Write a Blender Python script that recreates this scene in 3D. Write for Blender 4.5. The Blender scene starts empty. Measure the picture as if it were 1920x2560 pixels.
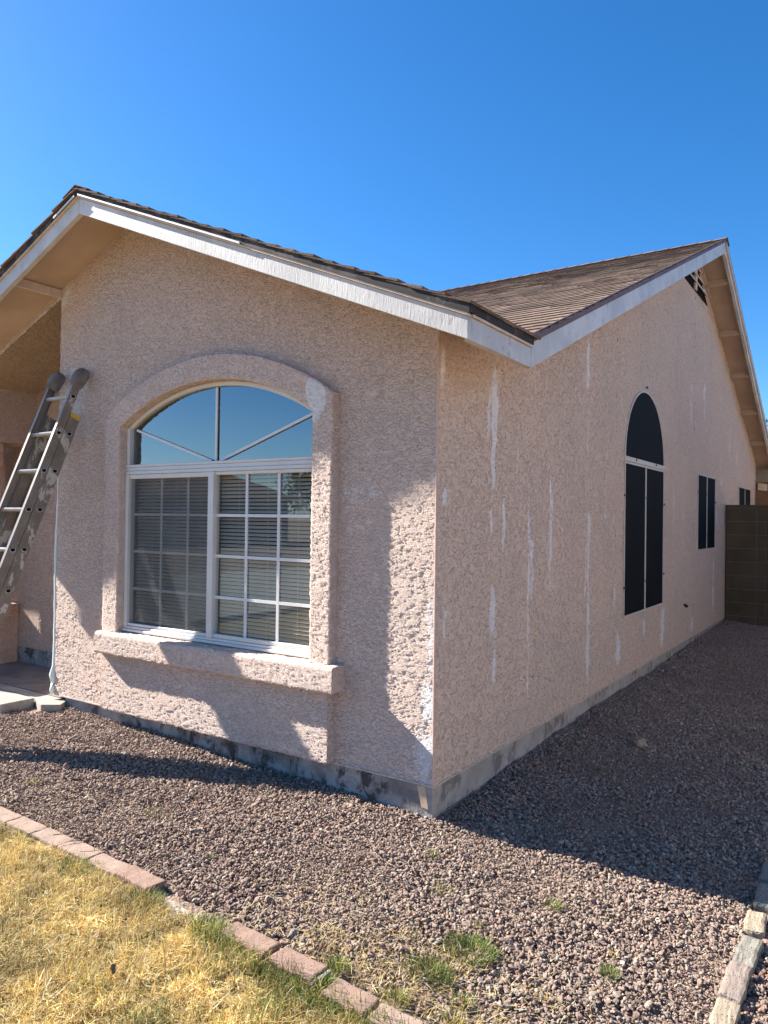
import bpy, bmesh, math, random
import numpy as np
from mathutils import Vector, Matrix
rad = math.radians
rng = np.random.default_rng(7)
random.seed(7)
scene = bpy.context.scene
COL = scene.collection

# ------------------------------------------------------------------ camera
CAM = Vector((1.9691, -3.4267, 1.6))
F_PX, YAW, PITCH, ROLL = 1847.65, 0.5927, 0.0100, 0.0129       # focal length in pixels of the 1920 wide frame
cam = bpy.data.cameras.new('camera'); cam_o = bpy.data.objects.new('camera', cam); COL.objects.link(cam_o)
fw = Vector((-math.sin(YAW) * math.cos(PITCH), math.cos(YAW) * math.cos(PITCH), math.sin(PITCH)))
r0 = Vector((math.cos(YAW), math.sin(YAW), 0)); u0 = r0.cross(fw)
rt = r0 * math.cos(ROLL) + u0 * math.sin(ROLL); up = -r0 * math.sin(ROLL) + u0 * math.cos(ROLL)
cam_o.matrix_world = Matrix(((rt.x, up.x, -fw.x, CAM.x), (rt.y, up.y, -fw.y, CAM.y), (rt.z, up.z, -fw.z, CAM.z), (0, 0, 0, 1)))
cam.sensor_fit = 'HORIZONTAL'; cam.sensor_width = 36.0; cam.lens = 36.0 * F_PX / 1920.0
cam.clip_start = 0.05; cam.clip_end = 2000
scene.camera = cam_o

# ------------------------------------------------------------------ light
SUN_EL, SUN_G = rad(34.2), rad(9.7)          # elevation; angle between the sun's path and the front wall
SUN_STRENGTH, SKY_STRENGTH, EXPOSURE = 4.6, 0.069, 1.74
to_sun = Vector((-math.cos(SUN_G) * math.cos(SUN_EL), -math.sin(SUN_G) * math.cos(SUN_EL), math.sin(SUN_EL)))
sl = bpy.data.lights.new('sun', 'SUN'); sl.energy = SUN_STRENGTH; sl.angle = rad(0.53); sl.color = (1.0, 0.96, 0.895)
so = bpy.data.objects.new('sun', sl); COL.objects.link(so); so.location = (-20, -6, 20)
so.rotation_euler = to_sun.to_track_quat('Z', 'Y').to_euler()
world = bpy.data.worlds.new('World'); scene.world = world; world.use_nodes = True
wn = world.node_tree; bg = wn.nodes['Background']
sky = wn.nodes.new('ShaderNodeTexSky'); sky.sky_type = 'NISHITA'; sky.sun_disc = False
sky.sun_elevation = SUN_EL; sky.sun_rotation = math.atan2(to_sun.x, to_sun.y)
sky.altitude = 350; sky.air_density = 0.9; sky.dust_density = 0.45; sky.ozone_density = 5.5
hs = wn.nodes.new('ShaderNodeHueSaturation'); hs.inputs['Saturation'].default_value = 1.23
wn.links.new(sky.outputs[0], hs.inputs['Color']); wn.links.new(hs.outputs[0], bg.inputs['Color']); bg.inputs['Strength'].default_value = SKY_STRENGTH
vs = scene.view_settings; vs.view_transform = 'Standard'; vs.look = 'None'; vs.exposure = EXPOSURE; vs.gamma = 1.0
scene.cycles.max_bounces = 8; scene.cycles.diffuse_bounces = 5; scene.cycles.glossy_bounces = 4
scene.cycles.transparent_max_bounces = 12; scene.cycles.caustics_reflective = False; scene.cycles.caustics_refractive = False

# ------------------------------------------------------------------ material helpers
class NT:
    def __init__(s, name):
        s.m = bpy.data.materials.new(name); s.m.use_nodes = True; s.t = s.m.node_tree
        s.bsdf = s.t.nodes['Principled BSDF']; s.out = s.t.nodes['Material Output']
    def n(s, typ, **kw):
        nd = s.t.nodes.new(typ)
        for k, v in kw.items(): setattr(nd, k, v)
        return nd
    def link(s, a, b): s.t.links.new(a, b)
    def put(s, sock, v):
        if isinstance(v, bpy.types.NodeSocket): s.link(v, sock)
        else: sock.default_value = v
    def coord(s, scale=(1, 1, 1)):
        c = s.n('ShaderNodeTexCoord'); mp = s.n('ShaderNodeMapping'); mp.inputs['Scale'].default_value = scale
        s.link(c.outputs['Object'], mp.inputs['Vector']); return mp.outputs[0]
    def noise(s, vec, scale, detail=3, rough=.55, dist=0):
        nd = s.n('ShaderNodeTexNoise'); s.link(vec, nd.inputs['Vector'])
        nd.inputs['Scale'].default_value = scale; nd.inputs['Detail'].default_value = detail
        nd.inputs['Roughness'].default_value = rough; nd.inputs['Distortion'].default_value = dist
        return nd.outputs['Fac']
    def voro(s, vec, scale, feature='F1', rand=1.0):
        nd = s.n('ShaderNodeTexVoronoi', feature=feature); s.link(vec, nd.inputs['Vector']); nd.inputs['Scale'].default_value = scale
        nd.inputs['Randomness'].default_value = rand
        return nd
    def math(s, op, a, b=0.0, c=0.0):
        nd = s.n('ShaderNodeMath', operation=op)
        s.put(nd.inputs[0], a); s.put(nd.inputs[1], b); s.put(nd.inputs[2], c)
        return nd.outputs[0]
    def step(s, v, a, b, lo=0.0, hi=1.0):
        nd = s.n('ShaderNodeMapRange', interpolation_type='SMOOTHSTEP'); s.put(nd.inputs[0], v)
        nd.inputs[1].default_value = a; nd.inputs[2].default_value = b; nd.inputs[3].default_value = lo; nd.inputs[4].default_value = hi
        return nd.outputs[0]
    def mix(s, f, a, b, mode='MIX'):
        nd = s.n('ShaderNodeMix', data_type='RGBA', blend_type=mode)
        s.put(nd.inputs[0], f)
        for k, v in ((6, a), (7, b)):
            s.put(nd.inputs[k], (*v, 1) if isinstance(v, tuple) and len(v) == 3 else v)
        return nd.outputs[2]
    def ramp(s, v, stops):
        nd = s.n('ShaderNodeValToRGB'); s.link(v, nd.inputs[0]); e = nd.color_ramp.elements
        while len(e) < len(stops): e.new(.5)
        for i, (p, c) in enumerate(stops): e[i].position = p; e[i].color = (*c, 1)
        return nd.outputs[0]
    def attr(s, name, kind='GEOMETRY'):
        nd = s.n('ShaderNodeAttribute', attribute_name=name, attribute_type=kind); return nd
    def bump(s, h, dist, strength=1.0, normal=None):
        nd = s.n('ShaderNodeBump'); s.link(h, nd.inputs['Height']); nd.inputs['Distance'].default_value = dist
        nd.inputs['Strength'].default_value = strength
        if normal is not None: s.link(normal, nd.inputs['Normal'])
        s.link(nd.outputs[0], s.bsdf.inputs['Normal']); return nd.outputs[0]
    def disp(s, h, scale, mid=.5):
        nd = s.n('ShaderNodeDisplacement'); s.link(h, nd.inputs['Height']); nd.inputs['Scale'].default_value = scale
        nd.inputs['Midlevel'].default_value = mid; s.link(nd.outputs[0], s.out.inputs['Displacement'])
        s.m.displacement_method = 'BOTH'
    def fin(s, col, rough=.9, spec=.3, metal=0.0):
        s.put(s.bsdf.inputs['Base Color'], (*col, 1) if isinstance(col, tuple) and len(col) == 3 else col)
        s.put(s.bsdf.inputs['Roughness'], rough); s.bsdf.inputs['Specular IOR Level'].default_value = spec
        s.put(s.bsdf.inputs['Metallic'], metal); return s.m

def mat_stucco(name, base, streaks=False, amp=.0115, zs=2.1, k=1.0):
    t = NT(name)
    v = t.coord((1, 1, zs))
    n0 = t.noise(v, 12 * k, 2.0, .5, .5)
    n1 = t.noise(v, 25 * k, 3.0, .56, 1.0)
    n2 = t.noise(v, 46 * k, 2.0, .5, .9)
    n3 = t.noise(v, 190, 2.0, .6)
    nm = t.noise(v, 4.0, 2.0, .5)
    thr = t.math('MULTIPLY_ADD', nm, -.26, .622)                    # plateau share varies over the wall
    plate = t.step(t.math('SUBTRACT', t.math('MULTIPLY_ADD', n0, .35, t.math('MULTIPLY', n1, .65)), thr), -.026, .026)
    crack = t.step(t.math('ABSOLUTE', t.math('SUBTRACT', n2, .5)), .0, .035)
    h = t.math('MULTIPLY_ADD', plate, .55, t.math('MULTIPLY', crack, .22))
    h = t.math('ADD', h, t.math('MULTIPLY', n3, .14))
    h = t.math('ADD', h, t.math('MULTIPLY', n0, .35))
    t.disp(h, amp, .70)
    big = t.noise(t.coord(), 1.3, 3, .6)
    mid = t.noise(t.coord(), 9, 3, .6)
    c = t.mix(t.step(big, .32, .7), tuple(x * .95 for x in base), (base[0] * 1.04, base[1] * 1.0, base[2] * .98))
    c = t.mix(t.math('MULTIPLY', t.step(mid, .42, .7), .16), c, (base[0] * 1.12, base[1] * .98, base[2] * .90))
    edge = t.math('SUBTRACT', 1.0, t.math('ABSOLUTE', t.math('MULTIPLY_ADD', plate, 2.0, -1.0)))
    crevice_shade = t.math('MAXIMUM', t.math('MULTIPLY', t.math('POWER', edge, 1.5), .72), t.math('MULTIPLY', t.math('POWER', t.math('SUBTRACT', 1.0, crack), 1.6), .6))
    c = t.mix(crevice_shade, c, tuple(x * .36 for x in base))               # occlusion shade of the crevices, painted into the colour
    if streaks:
        a = t.attr('streak').outputs['Fac']
        sn = t.noise(t.coord((1, 1, .6)), 60, 3, .6)
        sb = t.noise(t.coord((1, 1, .35)), 16, 3, .6)
        k = t.step(t.math('ADD', a, t.math('MULTIPLY_ADD', sn, .8, t.math('MULTIPLY_ADD', sb, .9, -.74))), .25, .62)
        k = t.math('MULTIPLY', t.math('MULTIPLY', k, .82), t.step(a, .02, .22))
        c = t.mix(k, c, (.84, .80, .77))
    return t.fin(c, .93, .15)

BASE = (.73, .585, .495)
M = {}
M['stucco'] = mat_stucco('stucco', BASE, True, .0082, 2.3, 1.42)
M['stucco_trim'] = mat_stucco('stucco_trim', BASE, True, .0068, 1.9, 1.4)
M['stucco_side'] = mat_stucco('stucco_side', (.735, .57, .45), True, .010, 1.3, .92)
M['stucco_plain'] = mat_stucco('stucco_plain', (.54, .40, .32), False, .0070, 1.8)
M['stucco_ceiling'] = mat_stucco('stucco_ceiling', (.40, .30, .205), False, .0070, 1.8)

def simple(name, col, rough=.6, spec=.4, metal=0.0, var=.12, scale=12, bump=0.0, bscale=60):
    t = NT(name); v = t.coord()
    n = t.noise(v, scale, 4, .6)
    c = t.mix(t.step(n, .3, .7), tuple(x * (1 - var) for x in col), tuple(min(1, x * (1 + var)) for x in col))
    if bump: t.bump(t.noise(v, bscale, 3, .6), bump)
    return t.fin(c, rough, spec, metal)

def mat_paint_wood():
    t = NT('fascia_paint'); v = t.coord((1, 1, 1))
    g = t.noise(t.coord((30, 30, 4)), 3, 4, .65)
    n = t.noise(v, 3.5, 5, .65)
    fine = t.noise(t.coord((60, 60, 8)), 4, 3, .6)
    chip = t.step(t.math('MULTIPLY', t.noise(v, 9, 5, .7), t.step(fine, .3, .7, .8, 1.1)), .60, .66)
    c = t.mix(t.step(n, .35, .68), (.49, .455, .41), (.64, .60, .545))
    c = t.mix(t.math('MULTIPLY', t.step(g, .5, .7), .25), c, (.33, .31, .29))
    c = t.mix(t.math('MULTIPLY', chip, .7), c, (.22, .19, .17))
    t.bump(t.math('ADD', g, t.math('MULTIPLY', fine, .6)), .0016)
    return t.fin(c, .42, .5)
M['fascia'] = mat_paint_wood()
def mat_soffit():
    t = NT('soffit_paint'); v = t.coord()
    n = t.noise(v, 2.2, 4, .6); k = t.voro(t.coord((1, 1, 1)), 3.6).outputs['Distance']
    knot = t.step(k, .05, .11, 1, 0)
    c = t.mix(t.step(n, .3, .7), (.46, .335, .24), (.55, .41, .305))
    c = t.mix(t.math('MULTIPLY', knot, .55), c, (.14, .09, .06))
    return t.fin(c, .8, .2)
M['soffit'] = mat_soffit()
M['trim_wood'] = simple('trim_wood', (.60, .48, .38), .7, .3, 0, .12, 14, .002, 40)
def mat_flash():
    t = NT('drip_edge'); n = t.noise(t.coord(), 7, 5, .7)
    c = t.mix(t.step(n, .5, .62), (.035, .032, .032), (.10, .085, .08))
    return t.fin(c, .75, .25)
M['flashing'] = mat_flash()
M['flashing_red'] = simple('drip_edge_brown', (.13, .075, .065), .55, .4, 0, .3, 8)
def mat_shingle():
    t = NT('shingles'); a = t.attr('tone')
    v = t.coord(); n = t.noise(v, 70, 4, .75); m = t.noise(v, .9, 3, .6); m2 = t.noise(v, 14, 4, .7)
    c = t.ramp(a.outputs['Fac'], [(0, (.14, .096, .072)), (.35, (.21, .147, .110)), (.7, (.26, .185, .138)), (1, (.33, .24, .18))])
    c = t.mix(t.math('MULTIPLY', t.step(m, .48, .68), .45), c, (.10, .085, .07))
    c = t.mix(t.math('MULTIPLY', t.step(m2, .5, .7), .3), c, (.15, .11, .085))
    c = t.mix(t.step(n, .35, .7, .0, .45), c, (.07, .05, .042))
    t.bump(n, .002)
    return t.fin(c, .95, .1)
M['shingle'] = mat_shingle()
def mat_concrete(name, a, b, stain=.6, sc=5.0):
    t = NT(name); v = t.coord()
    n = t.noise(v, sc, 6, .68); n2 = t.noise(t.coord((1, 1, .8)), 6, 6, .72, .2); f = t.noise(v, 90, 3, .6)
    c = t.mix(t.step(n, .33, .66), a, b)
    c = t.mix(t.math('MULTIPLY', t.step(n2, .50, .62), stain), c, tuple(x * .42 for x in a))
    c = t.mix(t.math('MULTIPLY', t.step(f, .55, .75), .25), c, tuple(x * .5 for x in a))
    t.bump(t.math('ADD', n, t.math('MULTIPLY', f, .4)), .006)
    return t.fin(c, .92, .2)
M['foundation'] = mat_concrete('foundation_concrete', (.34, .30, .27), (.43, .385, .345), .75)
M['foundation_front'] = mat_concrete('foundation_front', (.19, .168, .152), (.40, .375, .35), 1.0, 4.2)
M['slab'] = mat_concrete('slab_concrete', (.33, .295, .245), (.41, .37, .315), .25)
M['slab_porch'] = mat_concrete('porch_concrete', (.20, .175, .155), (.27, .24, .21), .3)
M['alu'] = simple('white_aluminium', (.68, .655, .61), .4, .5, 0, .05, 6)
M['muntin'] = simple('white_muntin', (.72, .70, .665), .45, .4, 0, .03, 6)
M['screen_frame'] = simple('beige_screen_frame', (.58, .50, .42), .5, .4, 0, .08, 8)
M['solar_screen'] = simple('black_solar_screen', (.0055, .0055, .007), .8, .12, 0, .2, 3)
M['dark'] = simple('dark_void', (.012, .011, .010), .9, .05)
M['clip'] = simple('black_clip', (.012, .012, .012), .5, .4)
def mat_glass(refl, tint, name):
    t = NT(name); t.t.nodes.remove(t.bsdf)
    tr = t.n('ShaderNodeBsdfTransparent'); tr.inputs[0].default_value = (*tint, 1)
    gl = t.n('ShaderNodeBsdfGlossy'); gl.inputs['Roughness'].default_value = .012; gl.inputs['Color'].default_value = (.80, .93, .97, 1)
    lw = t.n('ShaderNodeLayerWeight'); lw.inputs['Blend'].default_value = .5; sch = t.math('MULTIPLY_ADD', t.math('POWER', lw.outputs['Facing'], 5.0), .96, .04)
    w = t.noise(t.coord(), 2.0, 1, .5); b = t.n('ShaderNodeBump'); b.inputs['Distance'].default_value = .0012; t.link(w, b.inputs['Height'])
    t.link(b.outputs[0], gl.inputs['Normal'])
    f = t.math('MINIMUM', t.math('ADD', sch, refl), 1.0)
    mx = t.n('ShaderNodeMixShader'); t.link(f, mx.inputs[0]); t.link(tr.outputs[0], mx.inputs[1]); t.link(gl.outputs[0], mx.inputs[2])
    t.link(mx.outputs[0], t.out.inputs['Surface']); return t.m
M['glass'] = mat_glass(.06, (.93, .93, .91), 'window_glass')
M['glass_arch'] = mat_glass(.17, (.5, .5, .5), 'arch_glass')
def mat_screen():
    t = NT('insect_mesh'); tr = t.n('ShaderNodeBsdfTransparent'); mx = t.n('ShaderNodeMixShader'); mx.inputs[0].default_value = .38
    n = t.noise(t.coord((40, 40, 1)), 2, 3, .6); n2 = t.noise(t.coord(), 5, 4, .6)
    c = t.mix(t.step(t.math('ADD', t.math('MULTIPLY', n, .5), t.math('MULTIPLY', n2, .5)), .42, .62), (.13, .123, .113), (.21, .20, .185))
    t.fin(c, .8, .2); t.link(tr.outputs[0], mx.inputs[1]); t.link(t.bsdf.outputs[0], mx.inputs[2])
    t.link(mx.outputs[0], t.out.inputs['Surface']); return t.m
M['insect_mesh'] = mat_screen()
M['blind'] = simple('blind_slats', (.60, .50, .39), .6, .3, 0, .06, 5)
def mat_ladder(name, col, paint, amount):
    t = NT(name); v = t.coord()
    n = t.noise(v, 8, 5, .7); p = t.noise(t.coord((1, 1, .5)), 10, 4, .65, .3); s = t.noise(v, 120, 2, .6)
    c = t.mix(t.step(n, .3, .7), tuple(x * .7 for x in col), col)
    k = t.step(p, .66 - amount, .70 - amount)
    c = t.mix(t.math('MULTIPLY', k, .8), c, paint)
    c = t.mix(t.math('MULTIPLY', t.step(s, .64, .68), .6), c, paint)
    t.bump(n, .001)
    r = t.mix(k, (.36, .36, .36), (.8, .8, .8))
    m = t.mix(k, (.15, .15, .15), (0, 0, 0))
    return t.fin(c, r, .5, m)
M['ladder_alu'] = mat_ladder('ladder_aluminium', (.29, .24, .195), (.60, .56, .48), .055)
M['ladder_alu2'] = mat_ladder('ladder_aluminium_spattered', (.28, .23, .185), (.62, .57, .49), .105)
M['rung_alu'] = mat_ladder('rung_aluminium', (.47, .44, .40), (.50, .47, .42), .0)
M['rubber'] = simple('rubber_cap', (.19, .165, .15), .75, .3, 0, .35, 14, .003, 30)
M['yellow'] = simple('yellow_label', (.62, .40, .05), .6, .3, 0, .25, 40)
M['plastic'] = NT('plastic_sheet').fin((.72, .77, .73), .35, .5)
def mat_brick(name, a, b):
    t = NT(name); v = t.coord(); oi = t.n('ShaderNodeObjectInfo').outputs['Random']
    n = t.noise(v, 11, 5, .65); f = t.noise(v, 130, 3, .65); pit = t.voro(v, 75).outputs['Distance']
    c = t.mix(t.step(n, .32, .68), a, b)
    c = t.mix(t.math('MULTIPLY', t.step(f, .55, .72), .4), c, tuple(x * .45 for x in a))
    c = t.mix(t.step(pit, .10, .22, .6, 0), c, tuple(x * .35 for x in a))
    c = t.mix(t.math('MULTIPLY', oi, .35), c, tuple(x * .8 for x in b))
    t.bump(t.math('ADD', t.math('MULTIPLY', f, .5), t.step(pit, .05, .25)), .004)
    return t.fin(c, .93, .15)
M['brick_red'] = mat_brick('red_concrete', (.26, .165, .125), (.34, .228, .178))
M['brick_pale'] = mat_brick('pale_red_concrete', (.30, .208, .16), (.38, .275, .215))
M['brick_grey'] = mat_brick('grey_concrete', (.33, .30, .26), (.43, .39, .34))
M['stone_tan'] = mat_brick('tan_edging', (.30, .235, .165), (.39, .315, .23))
M['stone_grey'] = mat_brick('grey_edging', (.20, .185, .15), (.28, .26, .215))
M['stone_pink'] = mat_brick('pink_edging', (.26, .20, .165), (.33, .265, .22))
def mat_blockwall():
    t = NT('block_wall'); v = t.coord()
    n = t.noise(v, 3, 5, .65); f = t.noise(v, 70, 3, .6)
    a = t.attr('mortar').outputs['Fac']
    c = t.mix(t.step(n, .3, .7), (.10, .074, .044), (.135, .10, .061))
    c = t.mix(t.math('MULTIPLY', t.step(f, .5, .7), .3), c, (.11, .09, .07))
    t.bump(f, .004)
    return t.fin(c, .95, .1)
M['block'] = mat_blockwall()
M['mortar'] = simple('mortar', (.19, .16, .125), .95, .1)
def mat_soil():
    t = NT('soil'); v = t.coord()
    n = t.noise(v, 6, 6, .7); p = t.voro(v, 55); g = t.noise(v, 60, 4, .7)
    c = t.mix(t.step(n, .3, .7), (.22, .158, .12), (.34, .25, .19))
    c = t.mix(t.step(p.outputs['Distance'], .2, .6, .45, 0), c, (.30, .22, .18))
    t.bump(t.math('ADD', p.outputs['Distance'], g), .012)
    return t.fin(c, .96, .1)
M['soil'] = mat_soil()
def mat_lawn_soil():
    t = NT('lawn_soil'); v = t.coord(); n = t.noise(v, 30, 5, .7); n2 = t.noise(v, 5, 4, .6)
    c = t.mix(t.step(n, .35, .65), (.13, .088, .045), (.40, .29, .12)); c = t.mix(t.math('MULTIPLY', t.step(n2, .5, .7), .4), c, (.22, .20, .07))
    t.bump(n, .012); return t.fin(c, .95, .1)
M['lawn_soil'] = mat_lawn_soil()
def mat_rock():
    t = NT('gravel_stone'); a = t.attr('cval', 'INSTANCER').outputs['Fac']; b = t.attr('bval', 'INSTANCER').outputs['Fac']
    v = t.coord(); n = t.noise(v, 90, 3, .6); n2 = t.noise(v, 260, 2, .6)
    c = t.ramp(a, [(0, (.14, .095, .07)), (.18, (.245, .168, .131)), (.40, (.34, .240, .188)), (.62, (.40, .292, .228)), (.80, (.455, .354, .276)), (.92, (.34, .295, .24)), (1, (.56, .48, .37))])
    c = t.mix(t.step(n, .35, .7, 0, .35), c, (.20, .14, .115))
    c = t.mix(t.math('MULTIPLY', b, .9), c, (.34, .17, .11))
    t.bump(t.math('ADD', n, t.math('MULTIPLY', n2, .5)), .002)
    return t.fin(c, .93, .15)
M['rock'] = mat_rock()
def mat_blade(name, rough=.75):
    t = NT(name); a = t.attr('col').outputs['Color']
    t.fin(a, rough, .2)
    tl = t.n('ShaderNodeBsdfTranslucent'); t.link(a, tl.inputs[0]); mx = t.n('ShaderNodeMixShader'); mx.inputs[0].default_value = .25
    t.link(t.bsdf.outputs[0], mx.inputs[1]); t.link(tl.outputs[0], mx.inputs[2]); t.link(mx.outputs[0], t.out.inputs['Surface'])
    return t.m
M['blade'] = mat_blade('grass_blade')
M['leaf'] = mat_blade('tree_leaf')
M['bark'] = simple('bark', (.12, .085, .06), .9, .1, 0, .3, 20, .01, 25)
M['wood_strip'] = simple('stake_wood', (.56, .42, .29), .8, .2, 0, .1, 20)
M['white_lamp'] = simple('white_lamp_housing', (.75, .74, .70), .5, .4)
M['beam'] = simple('beam_paint', (.42, .34, .25), .7, .2, 0, .1, 3)
M['dark_stucco'] = simple('brown_stucco', (.20, .14, .11), .9, .1, 0, .2, 3, .01, 30)
M['tan_wall'] = simple('tan_house_stucco', (.45, .36, .28), .9, .1, 0, .12, 2, .01, 30)
M['tile_roof'] = simple('brown_tile_roof', (.16, .105, .08), .9, .1, 0, .25, 4, .02, 8)

# ------------------------------------------------------------------ mesh helpers
OFF = {}
def link(name, me, mat, parent=None, at=None):
    o = bpy.data.objects.new(name, me); COL.objects.link(o)
    if mat: me.materials.append(mat)
    if parent is not None: o.parent = parent
    if at is not None: o.location = at
    return o
def base_of(parent):
    p = parent; v = Vector((0, 0, 0))
    while p is not None: v += p.location; p = p.parent
    return v
def mesh_obj(name, V, Fc, mat, parent=None, at=None, smooth=False, attrs=None):
    V = np.asarray(V, float).reshape(-1, 3)
    off = np.array(base_of(parent)) if parent is not None else np.array(at if at is not None else (0, 0, 0), float)
    me = bpy.data.meshes.new(name)
    if isinstance(Fc, np.ndarray):
        nf, k = Fc.shape
        me.vertices.add(len(V)); me.vertices.foreach_set('co', (V - off).astype(np.float32).ravel())
        me.loops.add(nf * k); me.loops.foreach_set('vertex_index', Fc.astype(np.int32).ravel())
        me.polygons.add(nf); me.polygons.foreach_set('loop_start', np.arange(0, nf * k, k, dtype=np.int32))
        me.update(calc_edges=True); me.validate()
    else:
        me.from_pydata((V - off).tolist(), [], Fc); me.update()
    if smooth: me.polygons.foreach_set('use_smooth', [True] * len(me.polygons))
    for nm, (dom, typ, data) in (attrs or {}).items():
        a = me.attributes.new(nm, typ, dom)
        a.data.foreach_set('color' if 'COLOR' in typ else ('vector' if typ == 'FLOAT_VECTOR' else 'value'), np.asarray(data).ravel())
    return link(name, me, mat, parent, None if parent is not None else (at if at is not None else (0, 0, 0)))
class MB:
    def __init__(s): s.v = []; s.f = []
    def add(s, V, Fc):
        o = len(s.v); s.v += [tuple(map(float, p)) for p in V]; s.f += [tuple(i + o for i in f) for f in Fc]
    def hexa(s, P):   # bottom four then top four, counter-clockwise seen from above
        s.add(P, [(3, 2, 1, 0), (4, 5, 6, 7), (0, 1, 5, 4), (1, 2, 6, 5), (2, 3, 7, 6), (3, 0, 4, 7)])
    def box(s, x0, x1, y0, y1, z0, z1):
        s.hexa([(x0, y0, z0), (x1, y0, z0), (x1, y1, z0), (x0, y1, z0), (x0, y0, z1), (x1, y0, z1), (x1, y1, z1), (x0, y1, z1)])
    def bar(s, a, b, w, h, upv=(0, 0, 1)):
        a = Vector(a); b = Vector(b); d = (b - a).normalized(); sd = d.cross(Vector(upv)).normalized(); u = sd.cross(d)
        P = []
        for q in (a, b):
            P.append([q + sd * sx * w / 2 + u * su * h / 2 for sx, su in ((-1, -1), (1, -1), (1, 1), (-1, 1))])
        s.add(P[0] + P[1], [(0, 1, 2, 3), (7, 6, 5, 4), (4, 5, 1, 0), (5, 6, 2, 1), (6, 7, 3, 2), (7, 4, 0, 3)])
    def tube(s, pts, rads, n=10, cap=True):
        pts = [Vector(p) for p in pts]; rings = []
        for i, p in enumerate(pts):
            d = (pts[min(i + 1, len(pts) - 1)] - pts[max(i - 1, 0)]).normalized()
            a = d.cross(Vector((.31, .22, .93)) if abs(d.z) < .9 else Vector((1, 0, 0))).normalized(); b = d.cross(a)
            rings.append([p + (a * math.cos(2 * math.pi * k / n) + b * math.sin(2 * math.pi * k / n)) * rads[i] for k in range(n)])
        V = [q for r in rings for q in r]; Fc = []
        for i in range(len(pts) - 1):
            for k in range(n):
                k2 = (k + 1) % n; Fc.append((i * n + k, i * n + k2, (i + 1) * n + k2, (i + 1) * n + k))
        if cap: Fc += [tuple(range(n))[::-1], tuple((len(pts) - 1) * n + k for k in range(n))]
        s.add(V, Fc)
    def prism(s, poly, axis, a, b):   # polygon in the two other axes, extruded along axis
        n = len(poly); ix = [0, 1, 2]; ix.remove(axis); V = []
        for c in (a, b):
            for p in poly:
                q = [0, 0, 0]; q[axis] = c; q[ix[0]] = p[0]; q[ix[1]] = p[1]; V.append(q)
        s.add(V, [tuple(range(n)), tuple(range(2 * n - 1, n - 1, -1))] + [(i, i + n, (i + 1) % n + n, (i + 1) % n) for i in range(n)])
    def build(s, name, mat, parent=None, at=None, smooth=False, bevel=0.0, seg=2, recalc=True):
        off = base_of(parent) if parent is not None else Vector(at if at is not None else (0, 0, 0))
        me = bpy.data.meshes.new(name); bm = bmesh.new()
        vs_ = [bm.verts.new(Vector(p) - off) for p in s.v]
        for f in s.f:
            try: bm.faces.new([vs_[i] for i in f])
            except ValueError: pass
        if recalc: bmesh.ops.recalc_face_normals(bm, faces=bm.faces)
        if bevel:
            bmesh.ops.bevel(bm, geom=[e for e in bm.edges if len(e.link_faces) == 2 and e.calc_face_angle(0) > .5], offset=bevel, segments=seg, affect='EDGES', profile=.6)
        if smooth:
            for f in bm.faces: f.smooth = True
        bm.to_mesh(me); bm.free()
        return link(name, me, mat, parent, None if parent is not None else (at if at is not None else (0, 0, 0)))
def tag(o, label=None, cat=None, group=None, kind=None):
    for k, v in (('label', label), ('category', cat), ('group', group), ('kind', kind)):
        if v: o[k] = v
    return o
def thing(name, label, cat, at=(0, 0, 0), group=None):
    o = bpy.data.objects.new(name, None); COL.objects.link(o); o.location = at; o.empty_display_size = .2
    return tag(o, label, cat, group)
def grid_faces(nu, nv, flip=False, o=0):
    i, j = np.meshgrid(np.arange(nu - 1), np.arange(nv - 1), indexing='ij')
    a = (i * nv + j).ravel() + o; b = a + nv; c = b + 1; d = a + 1
    return np.stack([a, d, c, b] if flip else [a, b, c, d], 1)
class GR:
    """several dense grids gathered into one mesh"""
    def __init__(s): s.V = []; s.F = []; s.n = 0
    def add(s, P, flip=False):
        nu, nv = P.shape[:2]; s.V.append(P.reshape(-1, 3)); s.F.append(grid_faces(nu, nv, flip, s.n)); s.n += nu * nv
    def build(s, name, mat, parent=None, at=None, smooth=True, attrs=None):
        V = np.concatenate(s.V); Fc = np.concatenate(s.F)
        return mesh_obj(name, V, Fc, mat, parent, at, smooth, attrs(V) if attrs else None)

# ------------------------------------------------------------------ ground
WX = [-12, -6, -3.3, -2.19, -1.42, -.77, 0]; WZ = [.12, .11, .10, .085, .045, .037, 0]
EX = [-12, -2, 0, 2.5]; EZ = [.04, .02, 0, -.10]
VY = [0, 1.56, 2.8, 4.2, 8.1, 12, 16]; VZ = [0, .045, .07, .065, .14, .15, .15]
def hgt(x, y):
    x = np.asarray(x, float); y = np.asarray(y, float)
    w = np.interp(x, WX, WZ) - .08 * np.clip(x, 0, 2.2); e = np.interp(x, EX, EZ)
    t = np.clip(-y / 1.3, 0, 1)
    return np.where(y < 0, w * (1 - t) + e * t, np.where(x > 0, np.interp(y, VY, VZ) - .08 * np.clip(x, 0, 2.2), w))
def axis_pts(lo, hi, fine_lo, fine_hi, step):
    a = np.arange(fine_lo, fine_hi + 1e-6, step)
    o1 = fine_lo - np.geomspace(.3, fine_lo - lo, 24)[::-1]; o2 = fine_hi + np.geomspace(.3, hi - fine_hi, 24)
    return np.concatenate([o1, a, o2])
gx = axis_pts(-600, 600, -7, 4, .1); gy = axis_pts(-600, 600, -4, 14, .1)
X, Y = np.meshgrid(gx, gy, indexing='ij'); Z = hgt(X, Y)
Z = Z - .012
Z = np.where((X < -.1) & (Y > .08), Z - .12, Z)
g = GR(); g.add(np.stack([X, Y, Z], -1))
tag(g.build('ground', M['soil']), kind='structure')

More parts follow.
